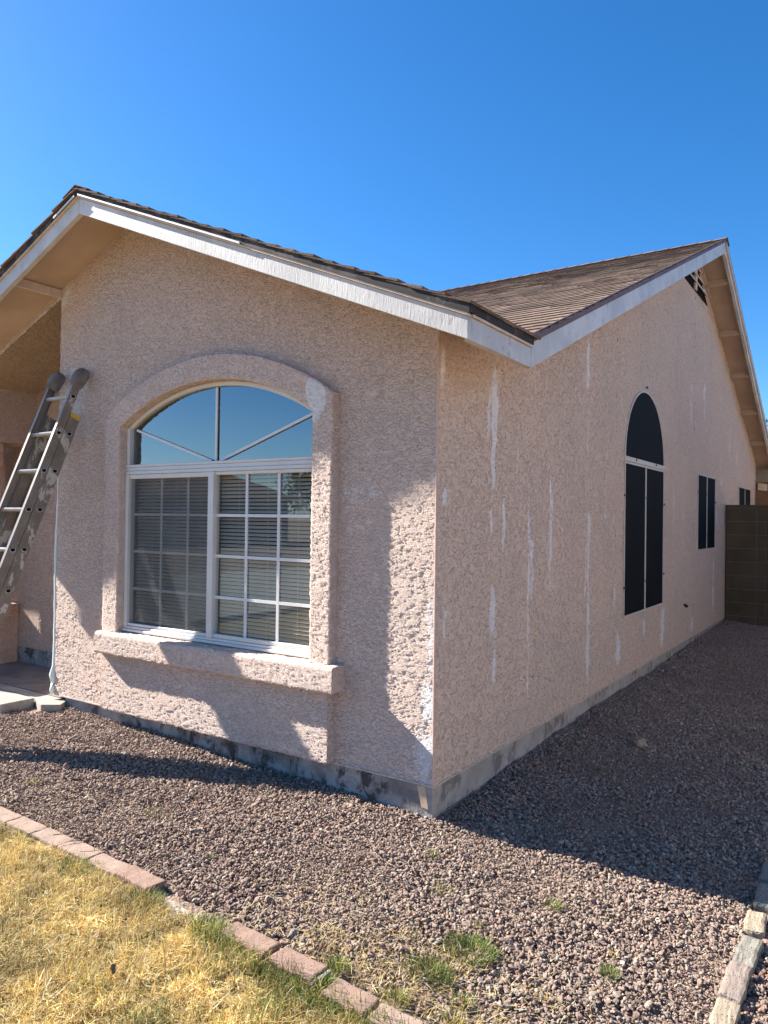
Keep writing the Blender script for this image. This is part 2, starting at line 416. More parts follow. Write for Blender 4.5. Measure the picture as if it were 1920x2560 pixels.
# lawn soil sheet, just above the ground
def edge_y(x): return -1.300 - .03 * np.clip((np.asarray(x, float) + .6) / 1.2, 0, 1)      # gravel side of the brick row
lx = np.arange(-9, 3.6, .06); ty = np.linspace(0, 1, 90)
LX, LT = np.meshgrid(lx, ty, indexing='ij'); LY = (edge_y(LX) - .06) * (1 - LT) + (-9.0) * LT
LZ = hgt(LX, LY) + .002
lawn_g = GR(); lawn_g.add(np.stack([LX, LY, LZ], -1), True)
tag(lawn_g.build('lawn_soil', M['lawn_soil']), kind='structure')

# ------------------------------------------------------------------ gravel
def make_rock(i):
    bm = bmesh.new(); bmesh.ops.create_icosphere(bm, subdivisions=2, radius=1)
    rr = random.Random(100 + i); dirs = [Vector((rr.gauss(0, 1), rr.gauss(0, 1), rr.gauss(0, 1))).normalized() for _ in range(12)]
    cut = [rr.uniform(.42, .80) for _ in dirs]
    sc = (rr.uniform(.85, 1.2), rr.uniform(.7, .95), rr.uniform(.5, .75))
    for v in bm.verts:
        for d, c in zip(dirs, cut):
            k = v.co.dot(d)
            if k > c: v.co -= d * (k - c) * .92
        v.co *= 1 + rr.uniform(-.03, .03)
        v.co = Vector((v.co.x * sc[0], v.co.y * sc[1], v.co.z * sc[2]))
    me = bpy.data.meshes.new('stone'); bm.to_mesh(me); bm.free(); me.materials.append(M['rock'])
    return bpy.data.objects.new('stone', me)
ROCKC = bpy.data.collections.new('stone_shapes')
for i in range(10): ROCKC.objects.link(make_rock(i))
_LG = np.random.default_rng(5).random((64, 64))
def vn_g(x, y):
    return _LG[np.floor(x * 3.1).astype(int) % 64, np.floor(y * 3.1).astype(int) % 64] * .0 + .5 + .5 * np.sin(x * 4.1 + 2 * np.sin(y * 2.3)) * np.cos(y * 3.7 + np.sin(x * 3.1))
def scatter(x0, x1, y0, y1, dens):
    n = int((x1 - x0) * (y1 - y0) * dens)
    return np.stack([rng.uniform(x0, x1, n), rng.uniform(y0, y1, n)], 1)
def in_view(P, z=0.0, m=.06):
    d = np.stack([P[:, 0] - CAM.x, P[:, 1] - CAM.y, np.full(len(P), z - CAM.z)], 1)
    dz = d @ np.array(fw); px = (d @ np.array(rt)) / dz * F_PX / 1920; py = (d @ np.array(up)) / dz * F_PX / 1920
    return (dz > .3) & (abs(px) < .5 + m) & (abs(py) < .6667 + m)
pts = np.concatenate([scatter(-6, 2.4, -1.9, 0.02, 9000), scatter(0, 2.0, 0, 4.2, 8000), scatter(0, 2.4, 4.2, 9.2, 4600)])
near = np.hypot(pts[:, 0] - CAM.x, pts[:, 1] - CAM.y)
keep = (in_view(pts, 0, .22) | (rng.random(len(pts)) < .12))
keep &= (pts[:, 1] > edge_y(pts[:, 0]) + .005) | (pts[:, 0] > 1.62) | ((pts[:, 0] > 1.0) & (pts[:, 1] > -1.9))
keep &= ~((pts[:, 0] < -3.30) & (pts[:, 1] > -.10 - .0 * pts[:, 0])) & ~((pts[:, 0] < -3.6) & (pts[:, 1] > -.40))
keep &= ~((pts[:, 0] < -3.38) & (pts[:, 1] > -.22))
stone_line = (pts[:, 0] > 1.502) & (pts[:, 0] < 1.572) & (pts[:, 1] < 1.4)
keep &= ~stone_line
thin = np.clip((pts[:, 0] - .0) / .8, 0, 1) * np.clip((-.95 - pts[:, 1]) / .35, 0, 1) * (pts[:, 0] < 1.1)   # sparse stones where the dry weeds grow
keep &= rng.random(len(pts)) > .75 * thin
pts = pts[keep]
N = len(pts)
lump = .006 * np.sin(pts[:, 0] * 9 + 1.3) * np.sin(pts[:, 1] * 8.1) + .004 * np.sin(pts[:, 0] * 21) * np.cos(pts[:, 1] * 17)
size = np.clip(rng.lognormal(math.log(.0077), .36, N), .0040, .020)
size = np.where(pts[:, 0] > 1.57, size * 1.35, size)
zz = hgt(pts[:, 0], pts[:, 1]) - .002 + lump + rng.uniform(-.008, .008, N)
cval = np.clip(rng.normal(.45, .22, N) + .10 * (pts[:, 0] > 0), 0, 1)
cval = np.where(rng.random(N) < .05, rng.uniform(.88, 1, N), cval)
size = size * np.where(vn_g(pts[:, 0], pts[:, 1]) > .62, .78, 1.0)
bval = np.where(rng.random(N) < np.where(pts[:, 0] > 1.57, .25, .035), rng.uniform(.3, 1, N), 0)
GV = np.stack([pts[:, 0], pts[:, 1], zz], 1)
rot = np.stack([rng.normal(0, .5, N), rng.normal(0, .5, N), rng.uniform(0, 6.283, N)], 1)
me = bpy.data.meshes.new('gravel'); me.vertices.add(N); me.vertices.foreach_set('co', GV.astype(np.float32).ravel())
for nm, typ, data in (('rot', 'FLOAT_VECTOR', rot), ('scl', 'FLOAT', size), ('cval', 'FLOAT', cval), ('bval', 'FLOAT', bval), ('pick', 'INT', rng.integers(0, 10, N))):
    a = me.attributes.new(nm, typ, 'POINT')
    a.data.foreach_set('vector' if typ == 'FLOAT_VECTOR' else 'value', np.asarray(data, dtype=np.int32 if typ == 'INT' else np.float32).ravel())
gravel = link('gravel', me, None); tag(gravel, 'crushed pinkish brown gravel covering the bed beside the house', 'gravel', kind='stuff')
gn = bpy.data.node_groups.new('gravel_scatter', 'GeometryNodeTree')
gn.interface.new_socket('Geometry', in_out='INPUT', socket_type='NodeSocketGeometry'); gn.interface.new_socket('Geometry', in_out='OUTPUT', socket_type='NodeSocketGeometry')
gi = gn.nodes.new('NodeGroupInput'); go = gn.nodes.new('NodeGroupOutput')
iop = gn.nodes.new('GeometryNodeInstanceOnPoints'); ci = gn.nodes.new('GeometryNodeCollectionInfo')
ci.inputs['Collection'].default_value = ROCKC; ci.inputs['Separate Children'].default_value = True; ci.inputs['Reset Children'].default_value = True
def named(nm, typ):
    nd = gn.nodes.new('GeometryNodeInputNamedAttribute'); nd.data_type = typ; nd.inputs['Name'].default_value = nm; return nd.outputs['Attribute']
L = gn.links.new
m2p = gn.nodes.new('GeometryNodeMeshToPoints')
L(gi.outputs[0], m2p.inputs[0]); L(m2p.outputs[0], iop.inputs['Points']); L(ci.outputs[0], iop.inputs['Instance'])
iop.inputs['Pick Instance'].default_value = True; L(named('pick', 'INT'), iop.inputs['Instance Index'])
e2r = gn.nodes.new('FunctionNodeEulerToRotation'); L(named('rot', 'FLOAT_VECTOR'), e2r.inputs[0]); L(e2r.outputs[0], iop.inputs['Rotation'])
L(named('scl', 'FLOAT'), iop.inputs['Scale']); L(iop.outputs[0], go.inputs[0])
md = gravel.modifiers.new('scatter', 'NODES'); md.node_group = gn

# ------------------------------------------------------------------ the house
house = thing('house', 'pinkish tan stucco house with arched front window and weathered white fascia', 'house')
ZS = .185                       # lower edge of the stucco
XR, ZR_F = -2.574, 3.6554       # front gable: ridge x and fascia underside there
PIT, OV, ZF, FH = .4133, .4457, 2.4228, .106
XO = .408
EAVE_L = 2 * XR - XO            # left eave
def rake_f(x): return ZR_F - PIT * abs(x - XR)               # underside of the front fascia
def deck_f(x): return rake_f(x) + .119                        # underside of the roof deck
RY, ZR_R = 6.487, 4.956         # rear gable ridge
def xo_r(y): return .408 - .01047 * (y - .28)
def rake_r(y): return ZR_R - .4085 * (RY - y) if y < RY else ZR_R - .417 * (y - RY)
def deck_r(y): return rake_r(y) + .10
HY = 11.95
# window opening and trim outline
WX0, WX1, WZ0 = -2.612, -.815, .770
ARC_I = (-1.7135, .806, 1.694); ARC_O = (-1.7235, .825, 1.842)
TXO0, TXO1 = -2.785, -.662
def arc_z(c, x): return c[1] + math.sqrt(max(c[2] ** 2 - (x - c[0]) ** 2, 0))

def col_patch(xs, zlo, zhi, step):
    xs = np.asarray(xs); lo = np.array([zlo(x) for x in xs]); hi = np.array([zhi(x) for x in xs])
    n = max(2, int((hi - lo).max() / step)); t = np.linspace(0, 1, n)
    Zc = lo[:, None] + (hi - lo)[:, None] * t[None]
    Xc = np.repeat(xs[:, None], n, 1)
    return Xc, Zc
ST = .0065
wall = GR()
def front_patch(x0, x1, lo, hi, step=ST):
    Xc, Zc = col_patch(np.linspace(x0, x1, max(2, int((x1 - x0) / step))), lo, hi, step)
    wall.add(np.stack([Xc, np.zeros_like(Xc), Zc], -1))
XL = -3.468
front_patch(XL, -2.70, lambda x: ZS, lambda x: deck_f(x))
front_patch(-2.70, -.74, lambda x: ZS, lambda x: .70)
front_patch(-2.70, XR, lambda x: max(arc_z((-1.72, .82, 1.77), max(min(x, -.2), -3.4)), 2.2), deck_f)
front_patch(XR, -.74, lambda x: max(arc_z((-1.72, .82, 1.77), x), 2.2), deck_f)
front_patch(-.74, -.004, lambda x: ZS, deck_f)
def open_z(x): return 3.325 + .392 * (x - XL)                # sloping top of the porch opening
front_patch(-5.5, XL, open_z, deck_f, .012)
# left return of the front wall (faces the porch)
ys = np.linspace(0, .66, 60); zs_ = np.linspace(ZS, 3.4, 240); YY, ZZ = np.meshgrid(ys, zs_, indexing='ij')
wall.add(np.stack([np.full_like(YY, XL), YY, ZZ], -1), True)
def front_attr(V):
    x, y, z = V.T; s = np.zeros(len(V))
    def blob(cx, cz, rx, rz, p=1.6): return np.clip(1.25 - (((x - cx) / rx) ** 2 + ((z - cz) / rz) ** 2) ** (p / 2), 0, 1)
    s = np.maximum(s, .42 * blob(-.05, .34, .10, .20)); s = np.maximum(s, .5 * blob(-.04, .62, .05, .16)); s = np.maximum(s, .3 * blob(-.03, .95, .03, .4))
    s = np.maximum(s, .45 * blob(-3.42, 3.42, .12, .22)); s = np.maximum(s, .5 * blob(-3.60, 3.40, .16, .06))
    s = np.maximum(s, .62 * np.exp(-((z - open_z(x) - .012) / .016) ** 2) * (x < XL + .02) * (.6 + .4 * np.sin(x * 23))); s = np.maximum(s, .35 * blob(-3.28, 2.52, .22, .3)); s = np.maximum(s, .25 * blob(-.5, 1.75, .2, .08))  # first term paints a pale highlight along the porch opening's edge
    return {'streak': ('POINT', 'FLOAT', s)}
wall.build('front_wall', M['stucco'], house, attrs=front_attr)

side = GR()
def side_patch(y0, y1, lo, hi, step):
    Yc, Zc = col_patch(np.linspace(y0, y1, max(2, int((y1 - y0) / step))), lo, hi, step)
    side.add(np.stack([np.zeros_like(Yc), Yc, Zc], -1))
top_s = lambda y: max(deck_r(y), deck_f(0.0)) if y < 2 else deck_r(y)
side_patch(.004, 3.2, lambda y: ZS, top_s, .011)
side_patch(3.2, RY, lambda y: ZS, top_s, .020)
side_patch(RY, HY, lambda y: ZS, top_s, .028)
STREAKS = [(.69, 2.62, 1.72, .030, .9), (.05, 2.58, 2.25, .022, .75), (2.42, 3.12, 2.62, .026, .75), (1.637, 2.05, 1.09, .017, .65), (1.25, 1.98, .26, .020, .45),
           (.69, 1.28, .82, .026, .6), (2.472, 1.80, .13, .030, .55), (.094, 1.80, 1.64, .022, .7), (.664, 1.73, 1.48, .02, .55), (.84, 1.78, 1.36, .022, .55), (1.63, 1.25, 1.08, .012, .7),
           (3.30, .66, .28, .055, .55), (4.19, .68, .40, .05, .5), (4.93, .71, .20, .07, .75), (7.84, 1.24, .22, .05, .55), (7.13, 3.55, 2.9, .06, .35), (6.45, .5, .2, .09, .5),
           (2.43, 2.62, 1.85, .035, .3), (8.05, 1.9, 1.5, .05, .3), (1.27, 1.3, .6, .03, .25), (9.1, 3.2, 2.4, .08, .25), (9.8, 2.9, 2.2, .08, .25), (8.4, 2.9, 1.9, .1, .2), (.62, 2.4, 2.0, .018, .5), (.73, 1.0, .5, .02, .45), (1.05, 2.3, 1.9, .02, .35), (1.30, 1.55, 1.0, .018, .5), (1.68, 1.9, 1.6, .014, .5), (2.40, 1.5, .9, .025, .4), (2.9, 2.1, 1.5, .03, .25), (.10, 1.2, .9, .015, .4), (.35, .8, .4, .02, .25), (5.4, 2.2, 1.4, .05, .25), (5.9, 1.9, 1.2, .06, .22), (6.3, 3.4, 2.7, .06, .25), (3.2, 1.2, .7, .04, .25)]
def side_attr(V):
    x, y, z = V.T; s = np.zeros(len(V))
    for i, (cy, zt, zb, w, k) in enumerate(STREAKS):
        wob = .25 * w * np.sin(z * 9 + i * 2.1) + .15 * w * np.sin(z * 31 + i)
        ww = w * (.85 + .30 * np.sin(z * 6 + 1.7 * i)) * 1.28
        m = np.exp(-((y - cy - wob) / ww) ** 2)
        e = np.clip((zt - z) / (.06 + .1 * (zt - zb)), 0, 1) * np.clip((z - zb) / (.05 + .15 * (zt - zb)), 0, 1)
        s = np.maximum(s, 1.35 * k * m * e * (.8 + .2 * np.sin(z * 17 + i * 3)))
    return {'streak': ('POINT', 'FLOAT', s)}
side.build('side_wall', M['stucco_side'], house, attrs=side_attr)
# smooth corner bead down the outer corner
cb = MB()
cb.prism([(-.011, -.0022), (-.003, -.0036), (.0036, .003), (.0022, .011), (-.011, .011)], 2, ZS - .004, 2.672)
cb.build('corner_bead', simple('corner_bead_stucco', (.60, .43, .345), .9, .15, 0, .1, 20, .002, 80), house, bevel=.0012)
# weep screed: thin pale metal lip under the stucco
ws = MB(); ws.box(XL, .006, -.007, .02, ZS - .008, ZS); ws.box(-.02, .007, .021, HY, ZS - .008, ZS)
ws.build('weep_screed', simple('screed_metal', (.55, .46, .38), .6, .4, 0, .2, 30), house)
# foundation
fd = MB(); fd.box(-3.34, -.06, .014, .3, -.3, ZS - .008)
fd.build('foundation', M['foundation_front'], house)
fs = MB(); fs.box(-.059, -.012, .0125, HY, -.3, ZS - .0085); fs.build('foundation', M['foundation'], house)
# remaining walls that close the house
bw = MB(); bw.box(-12, 0, HY - .1, HY - .005, -.2, 2.8); bw.box(-12, -11.9, .66, HY - .11, -.2, 2.7); bw.build('back_wall', M['tan_wall'], house)
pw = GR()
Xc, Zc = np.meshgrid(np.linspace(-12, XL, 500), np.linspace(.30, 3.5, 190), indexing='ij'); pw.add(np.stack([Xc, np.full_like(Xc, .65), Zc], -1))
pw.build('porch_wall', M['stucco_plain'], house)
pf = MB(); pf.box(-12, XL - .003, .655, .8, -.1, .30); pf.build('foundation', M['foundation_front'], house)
# porch ceiling, header and column
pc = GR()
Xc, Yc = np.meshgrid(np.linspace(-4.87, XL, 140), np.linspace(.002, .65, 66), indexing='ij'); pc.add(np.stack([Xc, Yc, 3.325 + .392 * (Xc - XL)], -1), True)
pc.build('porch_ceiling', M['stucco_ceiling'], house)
ph = GR()
Yc, Zc = np.meshgrid(np.linspace(0, .65, 66), np.linspace(2.28, 2.80, 60), indexing='ij'); ph.add(np.stack([np.full_like(Yc, -4.87), Yc, Zc], -1))
Xc, Yc = np.meshgrid(np.linspace(-5.4, -4.87, 20), np.linspace(0.0, .65, 20), indexing='ij'); ph.add(np.stack([Xc, Yc, np.full_like(Xc, 2.28)], -1), True)
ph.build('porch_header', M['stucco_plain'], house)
co = MB(); co.box(-5.52, -5.18, .36, .52, .10, 2.279)
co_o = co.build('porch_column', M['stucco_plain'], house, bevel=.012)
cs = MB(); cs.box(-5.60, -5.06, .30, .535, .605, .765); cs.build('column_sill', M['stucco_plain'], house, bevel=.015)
cs = MB(); cs.box(-5.57, -5.12, .34, .53, .10, .603); cs.box(-5.40, -5.13, .531, .648, .10, .72); cs.build('column_base', M['stucco_plain'], house, bevel=.012)  # second box added behind the base to shape the sun patch

pb = MB(); pb.box(-12, -4.935, .30, .358, 2.05, 2.279); pb.build('added_porch_beam', M['stucco_plain'], house)  # added beam, lowers the top of the sun patch on the porch wall
pw2 = MB(); pw2.box(-5.62, -5.46, -.38, .299, -.1, 1.42); pw2.build('sun_block_wall', M['stucco_plain'], house, bevel=.012)  # unseen wall added to keep the sun off the porch floor
# window trim (raised stucco surround)
def path_pts():
    I = []; O = []
    n = 230
    for t in np.linspace(0, 1, n): I.append((WX0, .76 + t * (2.245 - .76))); O.append((TXO0, .76 + t * (2.340 - .76)))
    for t in np.linspace(0, 1, 330)[1:-1]:
        x = WX0 + t * (WX1 - WX0); xo = TXO0 + t * (TXO1 - TXO0)
        I.append((x, arc_z(ARC_I, x))); O.append((xo, arc_z(ARC_O, xo)))
    for t in np.linspace(1, 0, n): I.append((WX1, .76 + t * (2.245 - .76))); O.append((TXO1, .76 + t * (2.337 - .76)))
    return np.array(I), np.array(O)
I_, O_ = path_pts(); PT = .0675
prof = [(0, .055)] + [(0, y) for y in np.linspace(.045, -PT + .012, 14)] + [(.02, -PT + .003)] + [(s, -PT) for s in np.linspace(.07, .93, 26)] + [(.98, -PT + .003)] + [(1, y) for y in np.linspace(-PT + .012, .004, 10)]
S_ = np.array([p[0] for p in prof]); Yp = np.array([p[1] for p in prof])
P = np.zeros((len(I_), len(prof), 3)); P[..., 0] = I_[:, None, 0] * (1 - S_) + O_[:, None, 0] * S_; P[..., 2] = I_[:, None, 1] * (1 - S_) + O_[:, None, 1] * S_; P[..., 1] = Yp[None]
tg = GR(); tg.add(P, True)
def trim_attr(V):
    x, y, z = V.T
    d = ((x + .785 + (z - 2.31) * .25) / .066) ** 2 + ((z - 2.325) / .105) ** 2
    s = np.clip(3.2 - 2.4 * d, 0, 1) * (y < -.05); s2 = np.clip(.7 - np.hypot((x + .79) / .05, (z - 2.20) / .05) * .6, 0, 1) * (y < -.05)
    return {'streak': ('POINT', 'FLOAT', np.maximum(s, s2))}
tg.build('window_trim', M['stucco_trim'], house, attrs=trim_attr)
# sill band and the panel below it
def extr(name, prof, x0, x1, step, caps=True):
    n = int((x1 - x0) / step); xs = np.linspace(x0, x1, n); pr = np.array(prof)
    # resample the profile
    segs = []
    for a, b in zip(pr[:-1], pr[1:]):
        k = max(1, int(np.hypot(*(b - a)) / step)); segs.append(a + (b - a) * np.linspace(0, 1, k + 1)[:-1, None])
    pr = np.concatenate(segs + [pr[-1:]])
    P = np.zeros((n, len(pr), 3)); P[..., 0] = xs[:, None]; P[..., 1] = pr[None, :, 0]; P[..., 2] = pr[None, :, 1]
    gg = GR(); gg.add(P, True)
    for xx, fl in ((x0, False), (x1, True)):
        yb = pr[:, 0].max(); nt = 12
        E = np.zeros((len(pr), nt, 3)); E[..., 0] = xx; t = np.linspace(0, 1, nt)
        E[..., 1] = pr[:, None, 0] * (1 - t) + yb * t; E[..., 2] = pr[:, None, 1]
        gg.add(E, fl)
    return gg.build(name, M['stucco_trim' if name == 'window_sill' else 'stucco'], house, attrs=lambda V: {'streak': ('POINT', 'FLOAT', np.zeros(len(V)))})
extr('window_sill', [(.05, .764), (-.105, .757), (-.118, .752), (-.125, .740), (-.125, .620), (-.120, .608), (-.108, .604), (.004, .604)], -2.787, -.597, .0065)
extr('wall_panel', [(.004, .6035), (-PT, .6035), (-PT, .198), (-PT + .006, ZS + .001), (.004, ZS)], -2.785, -.668, .0065)

# the arched front window
def ring(c, r0, r1, x0, x1, y0, y1, n=60):
    m = MB(); P = []
    for t in np.linspace(0, 1, n):
        x = x0 + t * (x1 - x0)
        a = math.atan2(arc_z((c[0], c[1], r1), x) - c[1], x - c[0])
        P.append([(c[0] + r * math.cos(a), y, c[1] + r * math.sin(a)) for r, y in ((r0, y0), (r1, y0), (r1, y1), (r0, y1))])
    V = [q for p in P for q in p]; Fc = []
    for i in range(n - 1):
        for k in range(4): Fc.append((i * 4 + k, i * 4 + (k + 1) % 4, i * 4 + 4 + (k + 1) % 4, i * 4 + 4 + k))
    m.add(V, Fc); return m
wf = MB()
X0, X1 = WX0 + .004, WX1 - .004
wf.box(X0, X0 + .034, -.012, .05, .805, 1.902); wf.box(X1 - .034, X1, -.012, .05, .805, 1.902)        # jambs
wf.box(X0, X1, -.022, .055, .768, .786); wf.box(X0, X1, -.010, .052, .787, .804)                        # stepped bottom track
wf.box(X0, X1, -.012, .05, 1.903, 1.925); wf.box(X0, X1, -.004, .05, 1.926, 1.953); wf.box(X0, X1, -.010, .05, 1.954, 1.972)  # transom
wf.box(X0, X0 + .032, -.004, .05, 1.973, 2.243); wf.box(X1 - .032, X1, -.004, .05, 1.973, 2.243)
wf.box(-1.742, -1.690, -.014, .045, .805, 1.902)                                                         # meeting stile
wf.box(X0 + .035, -1.743, .0, .03, 1.870, 1.9015); wf.box(-1.689, X1 - .035, .0, .03, 1.880, 1.9015); wf.box(-1.689, X1 - .035, .0, .03, .8055, .832); wf.box(X0 + .035, -1.743, .0, .03, .8055, .826)
rg = ring(ARC_I, ARC_I[2] - .030, ARC_I[2] - .002, X0 + .01, X1 - .01, .004, .05); wf.add(rg.v, rg.f)
win = wf.build('window', M['alu'], house, bevel=.002, seg=1)
pl = MB()
for (xa, xb, yy) in ((X0 + .03, -1.725, .034), (-1.715, X1 - .03, .024)): pl.add([(xa, yy, .80), (xb, yy, .80), (xb, yy, 1.90), (xa, yy, 1.90)], [(0, 1, 2, 3)])
pl.build('pane', M['glass'], win)
ap = MB(); xs = np.linspace(X0 + .012, X1 - .012, 60)
aq = [(X0 + .012, .032, 1.965)] + [(x, .032, arc_z((ARC_I[0], ARC_I[1], ARC_I[2] - .014), x)) for x in xs] + [(X1 - .012, .032, 1.965)]
ap.add(aq, [tuple(range(len(aq)))[::-1]])
ap.build('arch_pane', M['glass_arch'], win)
mu = MB()
for x in (-2.267, -1.992): mu.box(x - .009, x + .009, .0375, .045, .826, 1.87)
for z in (1.613, 1.344, 1.073): mu.box(X0 + .035, -1.743, .0380, .0445, z - .009, z + .009)
mu.build('muntin_grid', M['muntin'], win)
mu = MB()
for x in (-1.411, -1.136): mu.box(x - .010, x + .010, .0125, .0205, .832, 1.88)
for z in (1.613, 1.344, 1.073): mu.box(-1.689, X1 - .035, .0130, .0200, z - .010, z + .010)
mu.build('muntin_grid', M['muntin'], win)
mu = MB()
mu.box(-1.716, -1.698, .020, .0285, 1.973, 2.466)
mu.bar((-1.745, .0242, 1.975), (-2.530, .0242, 2.225), .008, .017, (0, 0, 1)); mu.bar((-1.668, .0242, 1.975), (-.872, .0242, 2.235), .008, .017, (0, 0, 1))
mu.build('sunburst_muntin', M['muntin'], win)
sc = MB(); sc.add([(X0 + .035, .012, .826), (-1.743, .012, .826), (-1.743, .012, 1.87), (X0 + .035, .012, 1.87)], [(0, 1, 2, 3)]); sc.build('insect_screen', M['insect_mesh'], win)
bl = MB()
for (xa, xb) in ((X0 + .03, -1.72), (-1.71, X1 - .02)):
    z = .83
    while z < 1.91:
        bl.hexa([(xa, .070, z), (xb, .070, z), (xb, .086, z + .0165), (xa, .086, z + .0165), (xa, .0705, z + .0012), (xb, .0705, z + .0012), (xb, .0865, z + .0177), (xa, .0865, z + .0177)])
        z += .0250
    for xx in (xa + .18, (xa + xb) / 2, xb - .18): bl.box(xx - .001, xx + .001, .067, .069, .82, 1.90)
bl.build('blind', M['blind'], win)
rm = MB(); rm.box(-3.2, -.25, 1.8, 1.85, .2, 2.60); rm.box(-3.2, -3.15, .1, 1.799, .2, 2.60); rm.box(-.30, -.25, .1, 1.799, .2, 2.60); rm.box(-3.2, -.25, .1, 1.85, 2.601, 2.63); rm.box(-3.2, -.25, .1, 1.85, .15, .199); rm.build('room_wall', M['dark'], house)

# solar-screened side windows
def side_window(y0, y1, z0, z1, arch=0.0, clips=()):
    m = MB(); w = .020; ym = (y0 + y1) / 2; x0, x1 = -.01, .012
    m.box(x0, x1, y0, y0 + w, z0, z1); m.box(x0, x1, y1 - w, y1, z0, z1)
    m.box(x0, x1, ym - w, ym - .002, z0 + w, z1 - w); m.box(x0, x1 - .001, ym + .002, ym + w, z0 + w, z1 - w)
    m.box(x0, x1, y0 + w, y1 - w, z0, z0 + w); m.box(x0, x1, y0 + w, y1 - w, z1 - w, z1)
    if arch:
        zb = z1 + .004; m.box(x0, x1 + .002, y0, y1, zb, zb + .045)
        n = 40; ry, rz = (y1 - y0) / 2, arch - .045; V = []; Fc = []
        for i in range(n + 1):
            a = math.pi * i / n
            for k, x in ((1, x0), (1, x1), (0, x1), (0, x0)):
                V.append((x, ym - (ry - w * (1 - k)) * math.cos(a), zb + .045 + (rz - w * (1 - k)) * math.sin(a)))
        for i in range(n):
            for k in range(4): Fc.append((i * 4 + k, i * 4 + (k + 1) % 4, i * 4 + 4 + (k + 1) % 4, i * 4 + 4 + k))
        m.add(V, Fc)
    fr = m.build('window', M['screen_frame'], house, bevel=.0015, seg=1)
    s = MB(); s.box(-.005, .006, y0 + .004, y1 - .004, z0 + .004, z1 - .004)
    s.build('solar_screen', M['solar_screen'], fr)
    if arch:
        s = MB(); s.prism([(ym - (ry - .004) * math.cos(math.pi * i / 40), zb + .046 + (rz - .004) * math.sin(math.pi * i / 40)) for i in range(41)], 0, -.005, .006)
        s.build('arch_solar_screen', M['solar_screen'], fr)
    for (cy, cz) in clips:
        c = MB(); c.box(.010, .019, cy - .016, cy + .016, cz - .010, cz + .010); c.build('screen_clip', M['clip'], fr)
side_window(3.4395, 4.9128, .719, 2.168, .745, [(3.44, 1.85), (3.44, 1.0), (4.18, 1.85), (4.18, 1.02), (4.912, 1.80), (4.912, 1.05), (3.80, 2.20), (4.55, 2.20), (4.176, 2.955)])
side_window(6.703, 7.905, 1.244, 2.248, 0, [(6.705, 2.0), (7.304, 2.0), (7.304, 1.45), (7.9, 1.9)])
side_window(9.988, 11.30, 1.20, 2.228, 0, [])
# triangular attic vent
vt = MB(); yv0, yv1, zv = RY - .76, RY + .74, 4.53
top = lambda y: deck_r(y) - .012
vt.prism([(yv0 - .3, zv), (yv1, zv), (yv1 - .06, zv + .0)] and [(yv0, zv), (yv1, zv), (RY, zv + .31 + .06)], 0, .002, .010)
vent = vt.build('gable_vent', M['dark'], house)
vs2 = MB()
vs2.box(.010, .030, RY - .14, RY - .03, zv + .001, zv + .40)
for dz in (.095, .19, .285):
    hw = .74 * (1 - dz / .37); vs2.hexa([(.010, RY - hw, zv + dz), (.040, RY - hw, zv + dz - .02), (.040, RY + hw, zv + dz - .02), (.010, RY + hw, zv + dz), (.010, RY - hw, zv + dz + .022), (.040, RY - hw, zv + dz + .006), (.040, RY + hw, zv + dz + .006), (.010, RY + hw, zv + dz + .022)])
vs2.build('vent_louver', M['trim_wood'], vent)
vb = MB(); vb.bar((.018, RY + .80, deck_r(RY + .80) - .06), (.018, RY, deck_r(RY) - .075), .022, .05, (1, 0, 0)); vb.bar((.018, RY - .80, deck_r(RY - .80) - .06), (.018, RY, deck_r(RY) - .075), .022, .05, (1, 0, 0)); vb.build('vent_frame', M['trim_wood'], vent)
hb = MB(); hb.tube([(-.002, 5.98, .62), (.045, 5.98, .60)], [.018, .018], 10); hb.build('hose_bib', M['clip'], house)

# fascia boards
FT = .038
def rake_board(xa, xb, dz0, dz1, y0, y1):
    return [(xa, y0, rake_f(xa) + dz0), (xb, y0, rake_f(xb) + dz0), (xb, y1, rake_f(xb) + dz0), (xa, y1, rake_f(xa) + dz0),
            (xa, y0, rake_f(xa) + dz1), (xb, y0, rake_f(xb) + dz1), (xb, y1, rake_f(xb) + dz1), (xa, y1, rake_f(xa) + dz1)]
for xa, xb in ((XR + .001, XO), (EAVE_L, XR - .001)):
    m = MB(); m.hexa(rake_board(xa, xb, 0, FH, -OV, -OV + FT)); m.build('fascia', M['fascia'], house, bevel=.003)
m = MB()
for xa, xb in ((XR, XO + .002), (EAVE_L - .002, XR)):
    m.hexa(rake_board(xa, xb, FH + .001, FH + .013, -OV - .014, -OV + FT))
m.build('fascia_lip', M['trim_wood'], house)
m = MB()
for xa, xb in ((XR, XO + .016), (EAVE_L - .016, XR)):
    m.hexa(rake_board(xa, xb, FH + .014, FH + .058, -OV - .020, -OV - .012))
m.build('drip_edge', M['flashing'], house)
lp = MB(); lp.hexa(rake_board(XR + .02, -1.02, FH + .013, FH + .024, -OV - .028, -OV - .021)); lp.hexa(rake_board(XR - .26, XR - .02, FH + .013, FH + .024, -OV - .028, -OV - .021)); lp.build('edge_strip', M['alu'], house)
